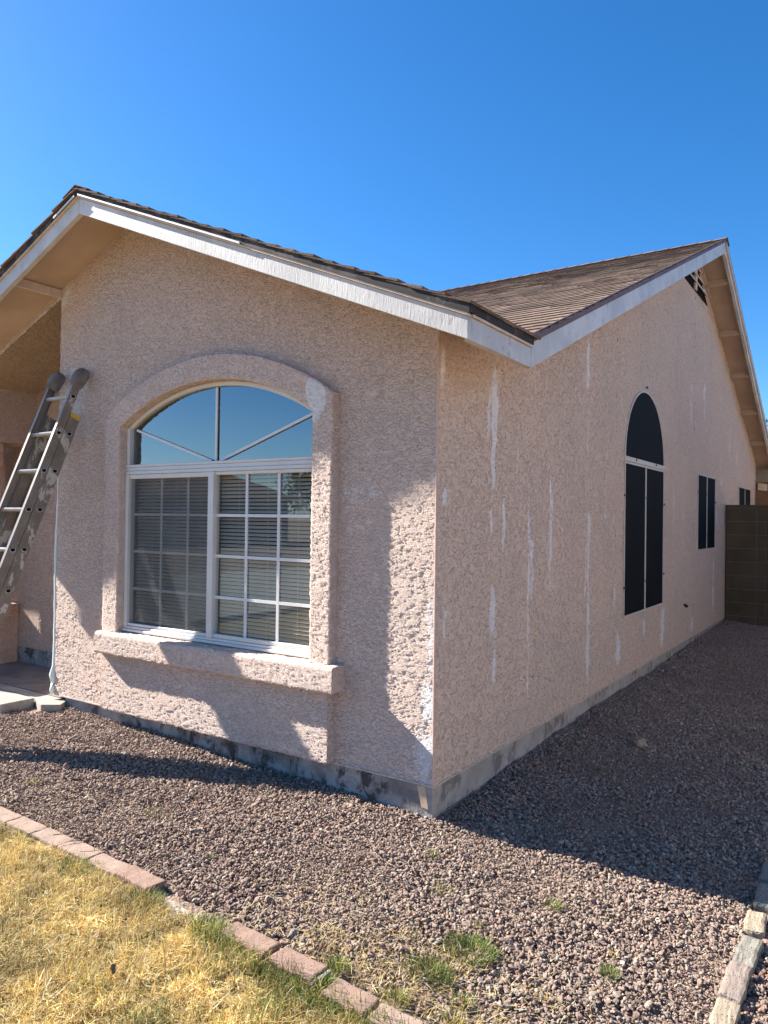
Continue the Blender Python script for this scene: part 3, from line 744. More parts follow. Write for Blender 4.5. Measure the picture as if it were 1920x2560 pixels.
# short level eave board on the right, then the rear gable's rake boards
YV = .2805
m = MB(); m.box(XO - FT, XO - .0005, -OV + FT + .001, YV, ZF + .001, ZF + FH); m.build('fascia', M['fascia'], house, bevel=.003)
m = MB(); m.box(XO - FT, XO + .010, -OV + .03, YV, ZF + FH + .0012, ZF + FH + .013); m.build('fascia_lip', M['trim_wood'], house)
m = MB(); m.box(XO + .008, XO + .016, -OV - .018, YV, ZF + FH + .0142, ZF + FH + .058); m.build('drip_edge', M['flashing'], house)
def rear_board(ya, yb, dz0, dz1, dx0, dx1):
    P = []
    for dz in (dz0, dz1):
        for (y, dx) in ((ya, dx0), (ya, dx1), (yb, dx1), (yb, dx0)): P.append((xo_r(y) + dx, y, rake_r(y) + dz))
    return P
RH = .135
for ya, yb in ((YV + .001, RY - .001), (RY + .001, HY + .35)):
    m = MB(); m.hexa(rear_board(ya, yb, 0, RH, -FT, 0)); m.build('fascia', M['fascia'], house, bevel=.003)
    m = MB(); m.hexa(rear_board(ya, yb, RH + .001, RH + .050, -.004, .008)); m.build('drip_edge', M['flashing_red'] if ya < 1 else M['flashing'], house)
m = MB(); m.hexa(rear_board(RY + .001, HY + .35, RH * .55, RH + .0005, .001, .018)); m.build('fascia_lip', M['trim_wood'], house)
# soffits
def slope_sheet(m, P, th):    # quad sheet with thickness downwards
    m.hexa([(p[0], p[1], p[2] - th) for p in P] + [tuple(p) for p in P])
m = MB()
for xa, xb in ((XR, XO - FT), (EAVE_L + FT, XR)):
    z = lambda x: rake_f(x) + .1215
    slope_sheet(m, [(xa, -OV + FT, z(xa)), (xb, -OV + FT, z(xb)), (xb, .02, z(xb)), (xa, .02, z(xa))], .012)
m.build('soffit', M['soffit'], house)
m = MB(); z = lambda x: rake_f(x) + .1215
def poly_sheet(m, pts, zf, th=.012):
    n = len(pts); m.add([(x, y, zf(x, y) - th) for x, y in pts] + [(x, y, zf(x, y)) for x, y in pts], [tuple(range(n))[::-1], tuple(range(n, 2 * n))] + [(i, (i + 1) % n, (i + 1) % n + n, i + n) for i in range(n)])
poly_sheet(m, [(-.02, .022), (XO - FT, .022), (XO - FT, .34), (-.02, .73)], lambda x, y: z(x))
m.build('soffit', M['soffit'], house); m = MB()
slope_sheet(m, [(EAVE_L + FT, .03, z(EAVE_L + FT)), (EAVE_L + 1.1, .03, z(EAVE_L + 1.1)), (EAVE_L + 1.1, .66, z(EAVE_L + 1.1)), (EAVE_L + FT, .66, z(EAVE_L + FT))], .012)
m.build('soffit', M['soffit'], house)
m = MB(); poly_sheet(m, [(-.03, .742), (XO - FT - .001, .345), (xo_r(RY) - FT, RY), (-.03, RY)], lambda x, y: deck_r(y) - .002)
for ya, yb in ((RY, HY + .34),):
    z = lambda y: deck_r(y) - .002
    slope_sheet(m, [(-.03, ya, z(ya)), (xo_r(ya) - FT, ya, z(ya)), (xo_r(yb) - FT, yb, z(yb)), (-.03, yb, z(yb))], .012)
m.build('soffit', M['soffit'], house)
def lookout_f(x):
    m = MB(); w = .019; zb = rake_f(x) + .045
    m.hexa([(x - w, -OV + FT + .001, zb + PIT * -w * (1 if x > XR else -1) * -1 * 0), (x + w, -OV + FT + .001, zb), (x + w, -.004, zb), (x - w, -.004, zb),
            (x - w, -OV + FT + .001, zb + .062), (x + w, -OV + FT + .001, zb + .062), (x + w, -.004, zb + .062), (x - w, -.004, zb + .062)])
    return m.build('lookout', M['trim_wood'], house)
for x in (-3.47, -4.69, -1.35, -.15): lookout_f(x)
for y in (7.05, 8.10, 9.13, 10.19, 11.2, 5.2, 4.0, 2.8):
    m = MB(); zb = deck_r(y) - .085; s = -.41 if y > RY else .41; w = .02
    m.hexa([(.004, y - w, zb - s * w), (xo_r(y) - FT - .001, y - w, zb - s * w), (xo_r(y) - FT - .001, y + w, zb + s * w), (.004, y + w, zb + s * w),
            (.004, y - w, zb - s * w + .068), (xo_r(y) - FT - .001, y - w, zb - s * w + .068), (xo_r(y) - FT - .001, y + w, zb + s * w + .068), (.004, y + w, zb + s * w + .068)])
    m.build('lookout', M['soffit'], house)

# roof: deck sheets and shingle courses
dk = MB()
def deck_sheet(P, th=.02):
    dk.hexa([tuple(p) for p in P] + [(p[0], p[1], p[2] + th) for p in P])
def zf_(x): return rake_f(x) + FH + .018
def zr_(y): return rake_r(y) + RH + .005
deck_sheet([(XR, -OV - .01, zf_(XR)), (XO + .006, -OV - .01, zf_(XO)), (XO + .006, YV, zf_(XO)), (XR, YV + XO - XR, zf_(XR))])
deck_sheet([(EAVE_L, -OV - .01, zf_(EAVE_L)), (XR, -OV - .01, zf_(XR)), (XR, YV + XO - XR, zf_(XR)), (EAVE_L, YV, zf_(EAVE_L))])
pl_ = [(-12.3, YV), (EAVE_L, YV), (XR, YV + XO - XR), (XO, YV), (xo_r(RY), RY), (-12.3, RY)]
dk.add([(x, y, zr_(y)) for x, y in pl_] + [(x, y, zr_(y) + .02) for x, y in pl_], [tuple(range(6))[::-1], tuple(range(6, 12))] + [(i, (i + 1) % 6, (i + 1) % 6 + 6, i + 6) for i in range(6)])
deck_sheet([(-12.3, RY, zr_(RY)), (xo_r(RY), RY, zr_(RY)), (xo_r(HY + .35), HY + .35, zr_(HY + .35)), (-12.3, HY + .35, zr_(HY + .35))])
dk.build('roof_deck', M['dark'], house)
class SH:
    def __init__(s): s.v = []; s.f = []; s.t = []
    def tab(s, a, b, u, w, n, lift, th, tone):
        """a,b: ends of the butt edge, u: up-slope vector (length incl. overlap), n: normal"""
        P = [a + n * lift, b + n * lift, b + u + n * .002, a + u + n * .002]
        Q = [p + n * th for p in P[:2]] + [P[2] + n * .002, P[3] + n * .002]
        o = len(s.v); s.v += [tuple(p) for p in P + Q]
        fs_ = [(3, 2, 1, 0), (4, 5, 6, 7), (0, 1, 5, 4), (1, 2, 6, 5), (3, 0, 4, 7)]
        s.f += [tuple(i + o for i in f) for f in fs_]; s.t += [tone] * len(fs_)
    def build(s, name, parent):
        return mesh_obj(name, s.v, s.f, M['shingle'], parent, attrs={'tone': ('FACE', 'FLOAT', np.array(s.t, np.float32))})
def courses(sh, origin, along, upv, length, width_at, exposure=.142, start_at=None, rs=1, lo=.10, hi=.26, thick=0.0):
    R = random.Random(rs); al = along.normalized(); uu = upv.normalized(); n = al.cross(uu).normalized()
    if n.z < 0: n = -n
    rows = int(length / exposure) + 1
    for k in range(rows):
        d = k * exposure; s0, s1 = width_at(d)
        if s1 - s0 < .05: continue
        ln = min(exposure * 1.5, length - d + .03)
        p = s0 - R.uniform(0, .3)
        rowt = R.uniform(-.08, .08)
        while p < s1:
            q = p + R.uniform(lo, hi)
            a = max(p, s0); b = min(q, s1)
            if b - a > .01:
                drop = R.choice([0, 0, 0, -.006, .004]) + R.uniform(-.001, .001)
                base = origin + uu * (d + drop)
                tone = min(1, max(0, R.gauss(.5, .27) + rowt))
                sh.tab(base + al * (a + .001), base + al * (b - .001), uu * ln, 0, n, thick * R.uniform(.3, 1) + .005 + R.uniform(0, .0015) + 0, R.choice([.008, .008, .009, .0105]) + thick * .6, tone)
            p = q
su = Vector((-1, 0, PIT)); lenf = (XO - XR + .02) * math.sqrt(1 + PIT ** 2)
cosf = 1 / math.sqrt(1 + PIT ** 2)
fr_sh = SH()
o_ = Vector((XO + .022, 0, zf_(XO) + .018))
courses(fr_sh, o_, Vector((0, 1, 0)), su, lenf, lambda d: (-OV - .030 - (hash(int(d * 100)) % 7) * .002, YV + .05 + d * cosf), rs=3, thick=.008)
courses(fr_sh, Vector((EAVE_L - .022, 0, zf_(EAVE_L) + .018)), Vector((0, 1, 0)), Vector((1, 0, PIT)), lenf, lambda d: (-OV - .030 - (hash(int(d * 77)) % 7) * .002, YV + d * cosf), rs=4, thick=.008)
for k in range(18):   # ridge caps
    y = -OV - .035 + k * .17
    for sg in (1, -1):
        u = Vector((0, .26, 0)); a = Vector((XR, y, zf_(XR) + .046 + .004)); b = a + Vector((sg * .14, 0, -.14 * PIT))
        fr_sh.tab(a, b, u, 0, Vector((0, 0, 1)), .006, .006, random.random())
fr_sh.build('shingles', house)
re_sh = SH(); UP = Vector((0, 1, .4085)); lenr = (RY - YV + .02) * math.sqrt(1 + .4085 ** 2); cosr = 1 / math.sqrt(1 + .4085 ** 2)
def rear_w(d):
    y = YV - .02 + d * cosr; xmax = xo_r(y) + .020
    xmin = XO - (y - YV) - .03 if y - YV < (XO - XR) else -8.5
    return (max(xmin, -8.5), xmax)
courses(re_sh, Vector((0, YV - .022, zr_(YV) + .014)), Vector((1, 0, 0)), UP, lenr, rear_w, rs=5)
courses(re_sh, Vector((0, YV - .022, zr_(YV) + .014)), Vector((1, 0, 0)), UP, (XO - XR) / cosr, lambda d: (-12.2, EAVE_L + d * cosr), rs=9, lo=.3, hi=.6)
UPB = Vector((0, -1, .417)); lenb = (HY + .36 - RY) * math.sqrt(1 + .417 ** 2)
courses(re_sh, Vector((0, HY + .37, zr_(HY + .35) + .014)), Vector((1, 0, 0)), UPB, lenb, lambda d: (-3.0, xo_r(HY + .35 - d * .92) + .016), rs=6, exposure=.16, lo=.3, hi=.6)
k = 0; x = .37
while x > -8:
    for sg in (1, -1):
        a = Vector((x, RY, zr_(RY) + .042)); b = a + Vector((0, sg * .15, -.15 * .41))
        re_sh.tab(a, b, Vector((-.26, 0, 0)), 0, Vector((0, 0, 1)), .008, .006, random.random())
    x -= .17
re_sh.build('shingles', house)
# beam of the rear patio cover, seen past the far corner
m = MB(); m.box(-.05, 3.2, HY + .24, HY + .36, 2.40, 2.66); m.build('patio_beam', M['beam'], house)
m = MB(); m.box(-2.0, 3.2, HY + 4.0, HY + 4.1, -.2, 2.66); m.build('patio_wall', M['dark_stucco'], house)
m = MB(); m.box(-2.0, 3.3, HY + .2, HY + 4.15, 2.665, 2.76); m.build('patio_roof', M['beam'], house)

# flood light on the patio wall
fl = thing('flood_light', 'small white flood light behind the block wall under the patio beam', 'lamp', (-.35, HY + 3.98, 2.46))
m = MB(); m.box(-.38, -.30, HY + 3.93, HY + 3.995, 2.44, 2.52); m.build('bracket', M['white_lamp'], fl)
m = MB(); yq = HY + 3.9; m.hexa([(-.43, yq - .12, 2.40), (-.24, yq - .14, 2.37), (-.24, yq + .02, 2.40), (-.43, yq + .02, 2.42), (-.43, yq - .12, 2.56), (-.24, yq - .14, 2.53), (-.24, yq + .02, 2.55), (-.43, yq + .02, 2.57)]); m.build('lamp_housing', M['white_lamp'], fl, bevel=.01)

# ------------------------------------------------------------------ porch slab and walk
m = MB(); m.box(-12, XL + .02, .036, .66, -.05, .150); tag(m.build('porch_floor', M['slab_porch']), kind='structure')
m = MB()
m.hexa([(-12, -.36, -.1), (-3.60, -.36, -.1), (-3.595, -.095, -.1), (-12, -.08, -.1), (-12, -.36, .150), (-3.60, -.36, .150), (-3.595, -.095, .150), (-12, -.08, .150)])
tag(m.build('walkway', M['slab'], bevel=.006), kind='structure')
m = MB()
m.prism([(-12, -.074), (-3.75, -.074), (-3.59, -.089), (-3.372, -.172), (-3.252, -.085), (-3.345, .034), (-3.72, .034), (-12, .034)], 2, -.1, .146)
tag(m.build('path', M['slab'], bevel=.006), kind='structure')

m = MB(); m.box(-13, -6.2, -14, -.40, -.1, .10); tag(m.build('bounce_slab', M['slab'], bevel=.006), kind='structure')  # unseen pale slab added to bounce sunlight onto the front wall
# ------------------------------------------------------------------ ladder
LXR, LXL = -3.06, -3.40
lv = Vector((0, .363, .932)).normalized(); nv = Vector((0, -lv.z, lv.y))
def LP(x, s, n): return Vector((x, 0, 0)) + lv * s + nv * n
foot = LP(-3.23, -.31, .967)
lad = thing('extension_ladder', 'old aluminium extension ladder with rubber tip caps leaning on the front wall', 'ladder', foot)
def rail(xout, inward, s0, s1, n0, n1, mat):
    m = MB(); fl, th = .026, .004
    xi = xout + inward * th; xf = xout + inward * fl
    def b(xa, xb, na, nb):
        xa, xb = min(xa, xb), max(xa, xb)
        P = []
        for s in (s0, s1):
            P += [LP(xa, s, na), LP(xb, s, na), LP(xb, s, nb), LP(xa, s, nb)]
        m.hexa(P)
    b(xout, xi, n0, n1); b(xi, xf, n0, n0 + th); b(xi, xf, n1 - th, n1)
    return m.build('rail', mat, lad)
rail(LXR, -1, -.30, 2.152, .925, 1.010, M['ladder_alu2']); rail(LXL, 1, -.30, 2.152, .925, 1.010, M['ladder_alu2'])
rail(LXR, -1, .30, 2.44, 1.0145, 1.078, M['ladder_alu']); rail(LXL, 1, .30, 2.44, 1.0145, 1.078, M['ladder_alu'])
def rung(s, n, r=.019):
    """hollow D-shaped rung, flat side up, its open ends showing at both rails"""
    prof = [(math.cos(a) * r * 1.05, min(math.sin(a) * r, r * .45)) for a in [2 * math.pi * k / 18 for k in range(18)]]
    m = MB(); V = []; Fc = []; N_ = len(prof); e = .005
    rings = [(LXR + e - .02, 1.), (LXR + e, 1.18), (LXR + e, .80), (LXR - .02, .78)]
    ux = Vector((0, 1, 0)); uz = Vector((0, 0, 1)); c0 = LP(0, s, n)
    seq = [(LXR - .008, .80, 0), (LXR - .008, .82, 0)]
    xs = [LXR - .12, LXR + e, LXR + e, LXR - .0, LXR - .0, LXL + .0, LXL + .0, LXL - e, LXL - e, LXL + .12]
    sc_ = [.78, .80, 1.22, 1.22, 1.0, 1.0, 1.22, 1.22, .80, .78]
    for x, k in zip(xs, sc_):
        for (a, b) in prof: V.append(c0 + Vector((x, 0, 0)) + ux * a * k + uz * b * k)
    for i in range(len(xs) - 1):
        for k in range(N_): Fc.append((i * N_ + k, i * N_ + (k + 1) % N_, (i + 1) * N_ + (k + 1) % N_, (i + 1) * N_ + k))
    Fc.append(tuple(range(N_))); Fc.append(tuple(range((len(xs) - 1) * N_, len(xs) * N_)))
    m.add(V, Fc); o = m.build('rung', M['rung_alu'], lad)
    d = MB(); dv = [c0 + Vector((LXR + e + .0008, 0, 0)) + ux * a * .80 + uz * b * .80 for a, b in prof]; d.add(dv, [tuple(range(N_))]); d.build('rung_end_shade', M['dark'], o)  # dark disc over the rung end stands for the shade inside it
for k in range(7): rung(2.269 - .305 * k, 1.046)
for k in range(8): rung(1.995 - .305 * k, .967)
def cap(xout, inward):
    m = MB(); cx = xout + inward * .013; rings = []
    for s, hw, na, nb in ((2.352, .024, 1.0035, 1.088), (2.36, .029, .999, 1.093), (2.40, .032, .990, 1.096), (2.445, .034, .982, 1.094), (2.475, .033, .981, 1.084), (2.498, .026, .988, 1.068), (2.510, .014, 1.004, 1.048)):
        ring_ = []
        for k in range(20):
            a = 2 * math.pi * k / 20; cx_, sn = math.cos(a), math.sin(a)
            sq = lambda v: math.copysign(abs(v) ** .55, v)
            ring_.append(LP(cx + hw * sq(cx_), s, (na + nb) / 2 + (nb - na) / 2 * sq(sn)))
        rings.append(ring_)
    V = [p for r in rings for p in r]; Fc = [tuple(range(20))]
    for i in range(len(rings) - 1):
        for k in range(20): Fc.append((i * 20 + k, i * 20 + (k + 1) % 20, (i + 1) * 20 + (k + 1) % 20, (i + 1) * 20 + k))
    Fc.append(tuple(range((len(rings) - 1) * 20, len(rings) * 20)))
    m.add(V, Fc); m.build('end_cap', M['rubber'], lad, smooth=True)
cap(LXR, -1); cap(LXL, 1)
m = MB(); m.hexa([LP(LXR + .0005, 2.118, .930), LP(LXR + .0015, 2.118, .930), LP(LXR + .0015, 2.118, 1.008), LP(LXR + .0005, 2.118, 1.008), LP(LXR + .0005, 2.151, .930), LP(LXR + .0015, 2.151, .930), LP(LXR + .0015, 2.151, 1.008), LP(LXR + .0005, 2.151, 1.008)])
m.build('yellow_sticker', M['yellow'], lad)
for xx, i in ((LXR, -1), (LXL, 1)):
    m = MB(); P = []
    for s in (-.33, -.22):
        P += [LP(xx - .012, s, .915), LP(xx + .012, s, .915), LP(xx + .012, s, 1.02), LP(xx - .012, s, 1.02)]
    m.hexa(P); m.build('rubber_foot', M['rubber'], lad, bevel=.004)

# rolled plastic sheeting by the wall edge
m = MB(); pts_ = []; rr_ = []
for i, z in enumerate(np.linspace(.26, 2.02, 26)):
    w = .017 + .014 * max(0, 1 - abs(z - .33) / .10) + .010 * max(0, min(1, (1.1 - z) / .5)) + .0015 * math.sin(i * 2.3)
    pts_.append((XL - .022 - .006 * math.sin(z * 6) - .02 * max(0, 1 - abs(z - .31) / .07), .018 + .006 * math.sin(z * 4.1), z)); rr_.append(w)
m.tube(pts_, rr_, 9)
m.tube([(XL - .03, .005, .26), (XL - .015, -.012, .215), (XL + .0 - .012, -.02, .175)], [.016, .020, .006], 8)
tag(m.build('plastic_sheeting', M['plastic'], at=(XL - .02, .015, .17), smooth=True), 'strip of rolled pale plastic sheeting hanging down the porch side of the front wall', 'plastic sheet')
# wooden strip at the foundation corner
m = MB(); m.hexa([(-.077, .006, .055), (-.034, .006, .052), (-.034, .013, .052), (-.077, .013, .055), (-.103, .003, .170), (-.055, .003, .170), (-.055, .012, .170), (-.103, .012, .170)])
tag(m.build('wood_strip', M['wood_strip'], at=(-.055, .01, .05)), 'short bare wood strip leaning on the foundation at the house corner', 'wood strip')
# fallen chunk of rock in the shaded gravel
bm = bmesh.new(); bmesh.ops.create_icosphere(bm, subdivisions=3, radius=.05)
for v in bm.verts:
    q = v.co.copy(); v.co.x *= 1.25; v.co.z *= .62
    v.co += q.normalized() * .010 * (math.sin(q.x * 90) * math.cos(q.y * 70) + .6 * math.sin(q.z * 140 + 1))
    if v.co.x < -.02: v.co.x = -.02 + (v.co.x + .02) * .4
me = bpy.data.meshes.new('stucco_chunk'); bm.to_mesh(me); bm.free()
tag(link('stucco_chunk', me, M['stone_tan'], None, (.545, 1.975, float(hgt(.54, 1.98)) + .022)), 'broken pale chunk of masonry lying in the shaded gravel beside the side wall', 'rubble')
bpy.data.objects['stucco_chunk'].rotation_euler = (.1, .15, .5)

# ------------------------------------------------------------------ block wall
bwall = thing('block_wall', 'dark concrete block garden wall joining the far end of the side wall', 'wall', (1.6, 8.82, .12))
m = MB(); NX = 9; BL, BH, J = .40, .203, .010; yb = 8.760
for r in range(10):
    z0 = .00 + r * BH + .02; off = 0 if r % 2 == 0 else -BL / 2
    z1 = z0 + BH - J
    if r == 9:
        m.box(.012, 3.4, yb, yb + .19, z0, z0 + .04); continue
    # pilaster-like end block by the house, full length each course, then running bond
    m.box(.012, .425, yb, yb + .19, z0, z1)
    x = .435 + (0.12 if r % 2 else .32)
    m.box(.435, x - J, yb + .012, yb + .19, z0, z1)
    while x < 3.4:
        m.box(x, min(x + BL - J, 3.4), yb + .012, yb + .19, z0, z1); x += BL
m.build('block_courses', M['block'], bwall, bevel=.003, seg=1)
m = MB(); m.box(.016, .432, yb + .006, yb + .18, -.1, 1.86); m.box(.433, 3.39, yb + .0165, yb + .18, -.1, 1.85)
m.build('mortar_bed', M['mortar'], bwall)

# ------------------------------------------------------------------ edging
def edging(name, x, y, L_, W_, H_, rz, mat, label, cat, group, tilt=(0, 0), seed=0, rough=.003, dz=0.0, bev=.007):
    """one concrete edging unit, slightly irregular, its top showing"""
    bm = bmesh.new(); bmesh.ops.create_cube(bm, size=1)
    bmesh.ops.scale(bm, vec=(L_, W_, H_), verts=bm.verts)
    bmesh.ops.bevel(bm, geom=list(bm.edges), offset=bev, segments=2, affect='EDGES', profile=.6)
    bmesh.ops.subdivide_edges(bm, edges=[e for e in bm.edges if e.calc_length() > .04], cuts=5, use_grid_fill=True)
    R = random.Random(seed)
    ph = [R.uniform(0, 6) for _ in range(6)]
    for v in bm.verts:
        p = v.co
        v.co += Vector((math.sin(p.y * 60 + ph[0]) + math.sin(p.z * 80 + ph[1]), math.sin(p.x * 42 + ph[2]) + math.sin(p.x * 97 + ph[3]), .6 * math.sin(p.x * 55 + ph[4]) + .6 * math.sin(p.y * 70 + ph[5]))) * rough * .5
        v.co += Vector((R.uniform(-1, 1), R.uniform(-1, 1), R.uniform(-1, 1))) * rough * .28
        v.co.z += H_ / 2
    me = bpy.data.meshes.new(name); bm.to_mesh(me); bm.free()
    z = float(hgt(x, y)) + .03 - H_ + dz
    o = link(name, me, mat, None, (x, y, z)); o.rotation_euler = (tilt[0], tilt[1], rz)
    return tag(o, label, cat, group)
GB = 'concrete bricks edging the lawn'
row = [(-2.05, 0.227, M['brick_pale'], 'pale red edging brick cut by the left edge of the photo'),
       (-1.826, 0.223, M['brick_pale'], 'pale red edging brick, second from the left edge of the photo'),
       (-1.602, 0.223, M['brick_pale'], 'pale red edging brick beside the leftmost green tuft at the lawn corner'),
       (-1.376, 0.225, M['brick_pale'], 'pale red edging brick crossed by thin dark twigs'),
       (-1.148, 0.227, M['brick_pale'], 'pale red edging brick just left of the tall green grass tuft'),
       (-.924, 0.221, M['brick_pale'], 'pale red edging brick directly behind the tall green grass tuft'),
       (-.700, 0.231, M['brick_red'], 'raised red edging brick with a free end facing the gap in the row')]
for i, (x, L_, mt, lab) in enumerate(row):
    y = float(edge_y(x)) + .020 - .0480 + (.0 if x < -.8 else -.004) + .012 * (x < -1)
    edging('edging_brick', x, y, L_, .098, .09, -.012 if x < -.8 else -.05, mt, lab, 'brick', GB, (0, rng.uniform(-.015, .015)), i, .003, -.008 if i < 6 else 0.0)
edging('edging_brick', -.345, -1.402, .27, .075, .09, -.06, M['brick_grey'], 'sunken grey broken concrete chunk filling the gap in the brick row', 'brick', GB, (.06, .05), 21, .009, -.022)
edging('edging_brick', .012, -1.385, .232, .092, .09, -.03, M['brick_red'], 'red edging brick half covered by green grass, right of the broken gap', 'brick', GB, (.02, .02), 22)
edging('edging_brick', .248, -1.392, .205, .100, .09, -.02, M['brick_red'], 'clean red edging brick between two pale mortar joints', 'brick', GB, (.0, .02), 23)
edging('edging_brick', .360, -1.396, .018, .098, .085, -.10, M['brick_grey'], 'thin grey mortar slice between the clean red brick and a grass tuft', 'brick', GB, (0, 0), 24, .002, -.004)
edging('edging_brick', .502, -1.417, .180, .098, .09, -.02, M['brick_red'], 'red edging brick shaded at its left end by a green tuft', 'brick', GB, (.02, .02), 25)
edging('edging_brick', .720, -1.425, .225, .100, .09, -.01, M['brick_pale'], 'pale edging brick at the bottom of the photo with a mortar-smeared left end', 'brick', GB, (0, .01), 26)
edging('edging_brick', .952, -1.43, .225, .100, .09, -.01, M['brick_pale'], 'pale edging brick beyond the bottom edge of the photo', 'brick', GB, (0, .01), 27)
GS = 'tumbled stones edging the right of the gravel'
for i, (y, L_, mt, lab, rz) in enumerate([
        (.640, .235, M['stone_grey'], 'shaded edging stone cut by the right edge of the photo', 0),
        (.370, .235, M['stone_grey'], 'fully shaded dark edging stone just inside the house shadow', .02),
        (.110, .205, M['stone_tan'], 'first sunlit tan edging stone at the shadow line', .06),
        (-.150, .262, M['stone_grey'], 'sunlit grey-green edging stone with a chipped right side', -.03),
        (-.428, .268, M['stone_pink'], 'long pinkish edging stone below the grey-green one', 0),
        (-.700, .262, M['stone_tan'], 'pale tan edging stone at the bottom right corner of the photo', .02)]):
    edging('edging_stone', 1.530 + .007 * (i % 2) + .0, y, L_ - .014, .080, .10, math.pi / 2 + rz, mt, lab, 'edging stone', GS, (rng.uniform(-.03, .03), rng.uniform(-.03, .03)), 40 + i, .0040, -.004 + (-.006, .005, 0, -.005, .004, -.002)[i], .014)

# ------------------------------------------------------------------ grass
def blades(px, py, L_, az, lean, w, col, z0=None, curl=None, seg=3):
    """ribbons of (seg) quads; lean = angle from vertical at the root, curl adds bend"""
    n = len(px); z0 = hgt(px, py) if z0 is None else z0
    curl = np.zeros(n) if curl is None else curl
    V = np.zeros((n, seg + 1, 2, 3)); cx = px.copy(); cy = py.copy(); cz = z0.copy(); a = lean.copy()
    sx, sy = -np.sin(az + rng.normal(0, .4, n)), np.cos(az + rng.normal(0, .4, n))
    for k in range(seg + 1):
        ww = w * (1 - .8 * (k / seg) ** 1.5) / 2
        V[:, k, 0] = np.stack([cx - sx * ww, cy - sy * ww, cz], 1); V[:, k, 1] = np.stack([cx + sx * ww, cy + sy * ww, cz], 1)
        d = L_ / seg; cx = cx + np.sin(a) * np.cos(az) * d; cy = cy + np.sin(a) * np.sin(az) * d; cz = cz + np.cos(a) * d
        a = a + curl / seg
        cz = np.maximum(cz, z0 + .002)
    idx = np.arange(n)[:, None] * (2 * (seg + 1)) + np.arange(seg)[None] * 2
    Fc = np.stack([idx, idx + 1, idx + 3, idx + 2], -1).reshape(-1, 4)
    C = np.repeat(np.concatenate([col, np.ones((n, 1))], 1), 2 * (seg + 1), 0)
    return V.reshape(-1, 3), Fc, C
def join(parts):
    V = []; Fc = []; C = []; o = 0
    for v, f, c in parts: V.append(v); Fc.append(f + o); C.append(c); o += len(v)
    return np.concatenate(V), np.concatenate(Fc), np.concatenate(C)
def palette(n, cols, wts, jit=.15):
    c = np.array(cols)[rng.choice(len(cols), n, p=np.array(wts) / sum(wts))]
    return np.clip(c * (1 + rng.normal(0, jit, (n, 1))) * (1 + rng.normal(0, .05, (n, 3))), .01, .9)
STRAW = [(.60, .45, .165), (.49, .34, .105), (.72, .58, .29), (.35, .22, .075), (.76, .69, .46), (.22, .14, .055)]
GREEN = [(.11, .165, .03), (.155, .205, .042), (.07, .12, .025), (.27, .28, .07)]
_LAT = np.random.default_rng(99).random((256, 256))
def vnoise(x, y):
    i = np.floor(x).astype(int); j = np.floor(y).astype(int); u = x - i; v = y - j
    u = u * u * (3 - 2 * u); v = v * v * (3 - 2 * v); g_ = lambda a, b: _LAT[a % 256, b % 256]
    return (g_(i, j) * (1 - u) + g_(i + 1, j) * u) * (1 - v) + (g_(i, j + 1) * (1 - u) + g_(i + 1, j + 1) * u) * v
def patch_noise(x, y, s, ph=0):
    f = s * .55; o = 37.3 + ph * 13.7
    return np.clip(.5 + 1.25 * (.6 * vnoise(x * f + o, y * f + o * 1.7) + .4 * vnoise(x * f * 2.3 + o * 2, y * f * 2.3 + o) - .5), 0, 1)
    return .5 + .25 * np.sin(x * s + 1.7 + ph) * np.cos(y * s * 1.13 + .4 + ph) + .25 * np.sin(x * s * 2.3 + y * s * 1.9 + ph * 2)
P_ = scatter(-3.6, 1.7, -2.75, -1.30, 46000)
P_ = P_[(P_[:, 1] < edge_y(P_[:, 0]) - .095 + rng.normal(0, .010, len(P_)))]
P_ = P_[in_view(P_, 0, .10) | (rng.random(len(P_)) < .08)]
x, y = P_.T; n = len(x)
gn_ = patch_noise(x, y, 6.0) + .34 * np.clip((x + .02) / .4, -1, 1) + .28 * np.exp(-((y - edge_y(x) + .15) / .10) ** 2) * (x > -.35)
isg = rng.random(n) < np.clip((gn_ - .52) * .95, .01, .62)
tall = patch_noise(x, y, 13, 2.0)
flat = rng.random(n) < .50
bare = (patch_noise(x, y, 17, 4.1) > .66) & (rng.random(n) < .75)
sel = ~bare; x, y, isg, tall, flat = x[sel], y[sel], isg[sel], tall[sel], flat[sel]; n = len(x)
col = np.where(isg[:, None], palette(n, GREEN, [4, 3, 2, 3]), palette(n, STRAW, [6, 4.2, 3.4, 2.0, 1.2, 1.2]))
col *= (.50 + .95 * patch_noise(x, y, 9, 1.2) * (.6 + .8 * patch_noise(x, y, 31, .3)))[:, None]
Ln = np.where(flat & ~isg, rng.uniform(.014, .046, n), rng.uniform(.016, .048, n) * (.45 + 1.2 * tall))
lng = rng.random(n) < .09; Ln = np.where(lng, rng.uniform(.045, .085, n), Ln)
lean = np.where(flat & ~isg, rng.uniform(1.0, 1.55, n), np.abs(rng.normal(.35, .35, n)))
b1 = blades(x, y, Ln, rng.uniform(0, 6.283, n), lean, rng.uniform(.0013, .0032, n), col, hgt(x, y) + .003 + rng.uniform(0, .020, n) * flat, rng.normal(.5, .6, n))
V, Fc, C = b1
tag(mesh_obj('lawn_grass', V, Fc, M['blade'], attrs={'col': ('POINT', 'FLOAT_COLOR', C)}), 'dry yellow lawn grass with a few green patches in the corner', 'grass', kind='stuff')
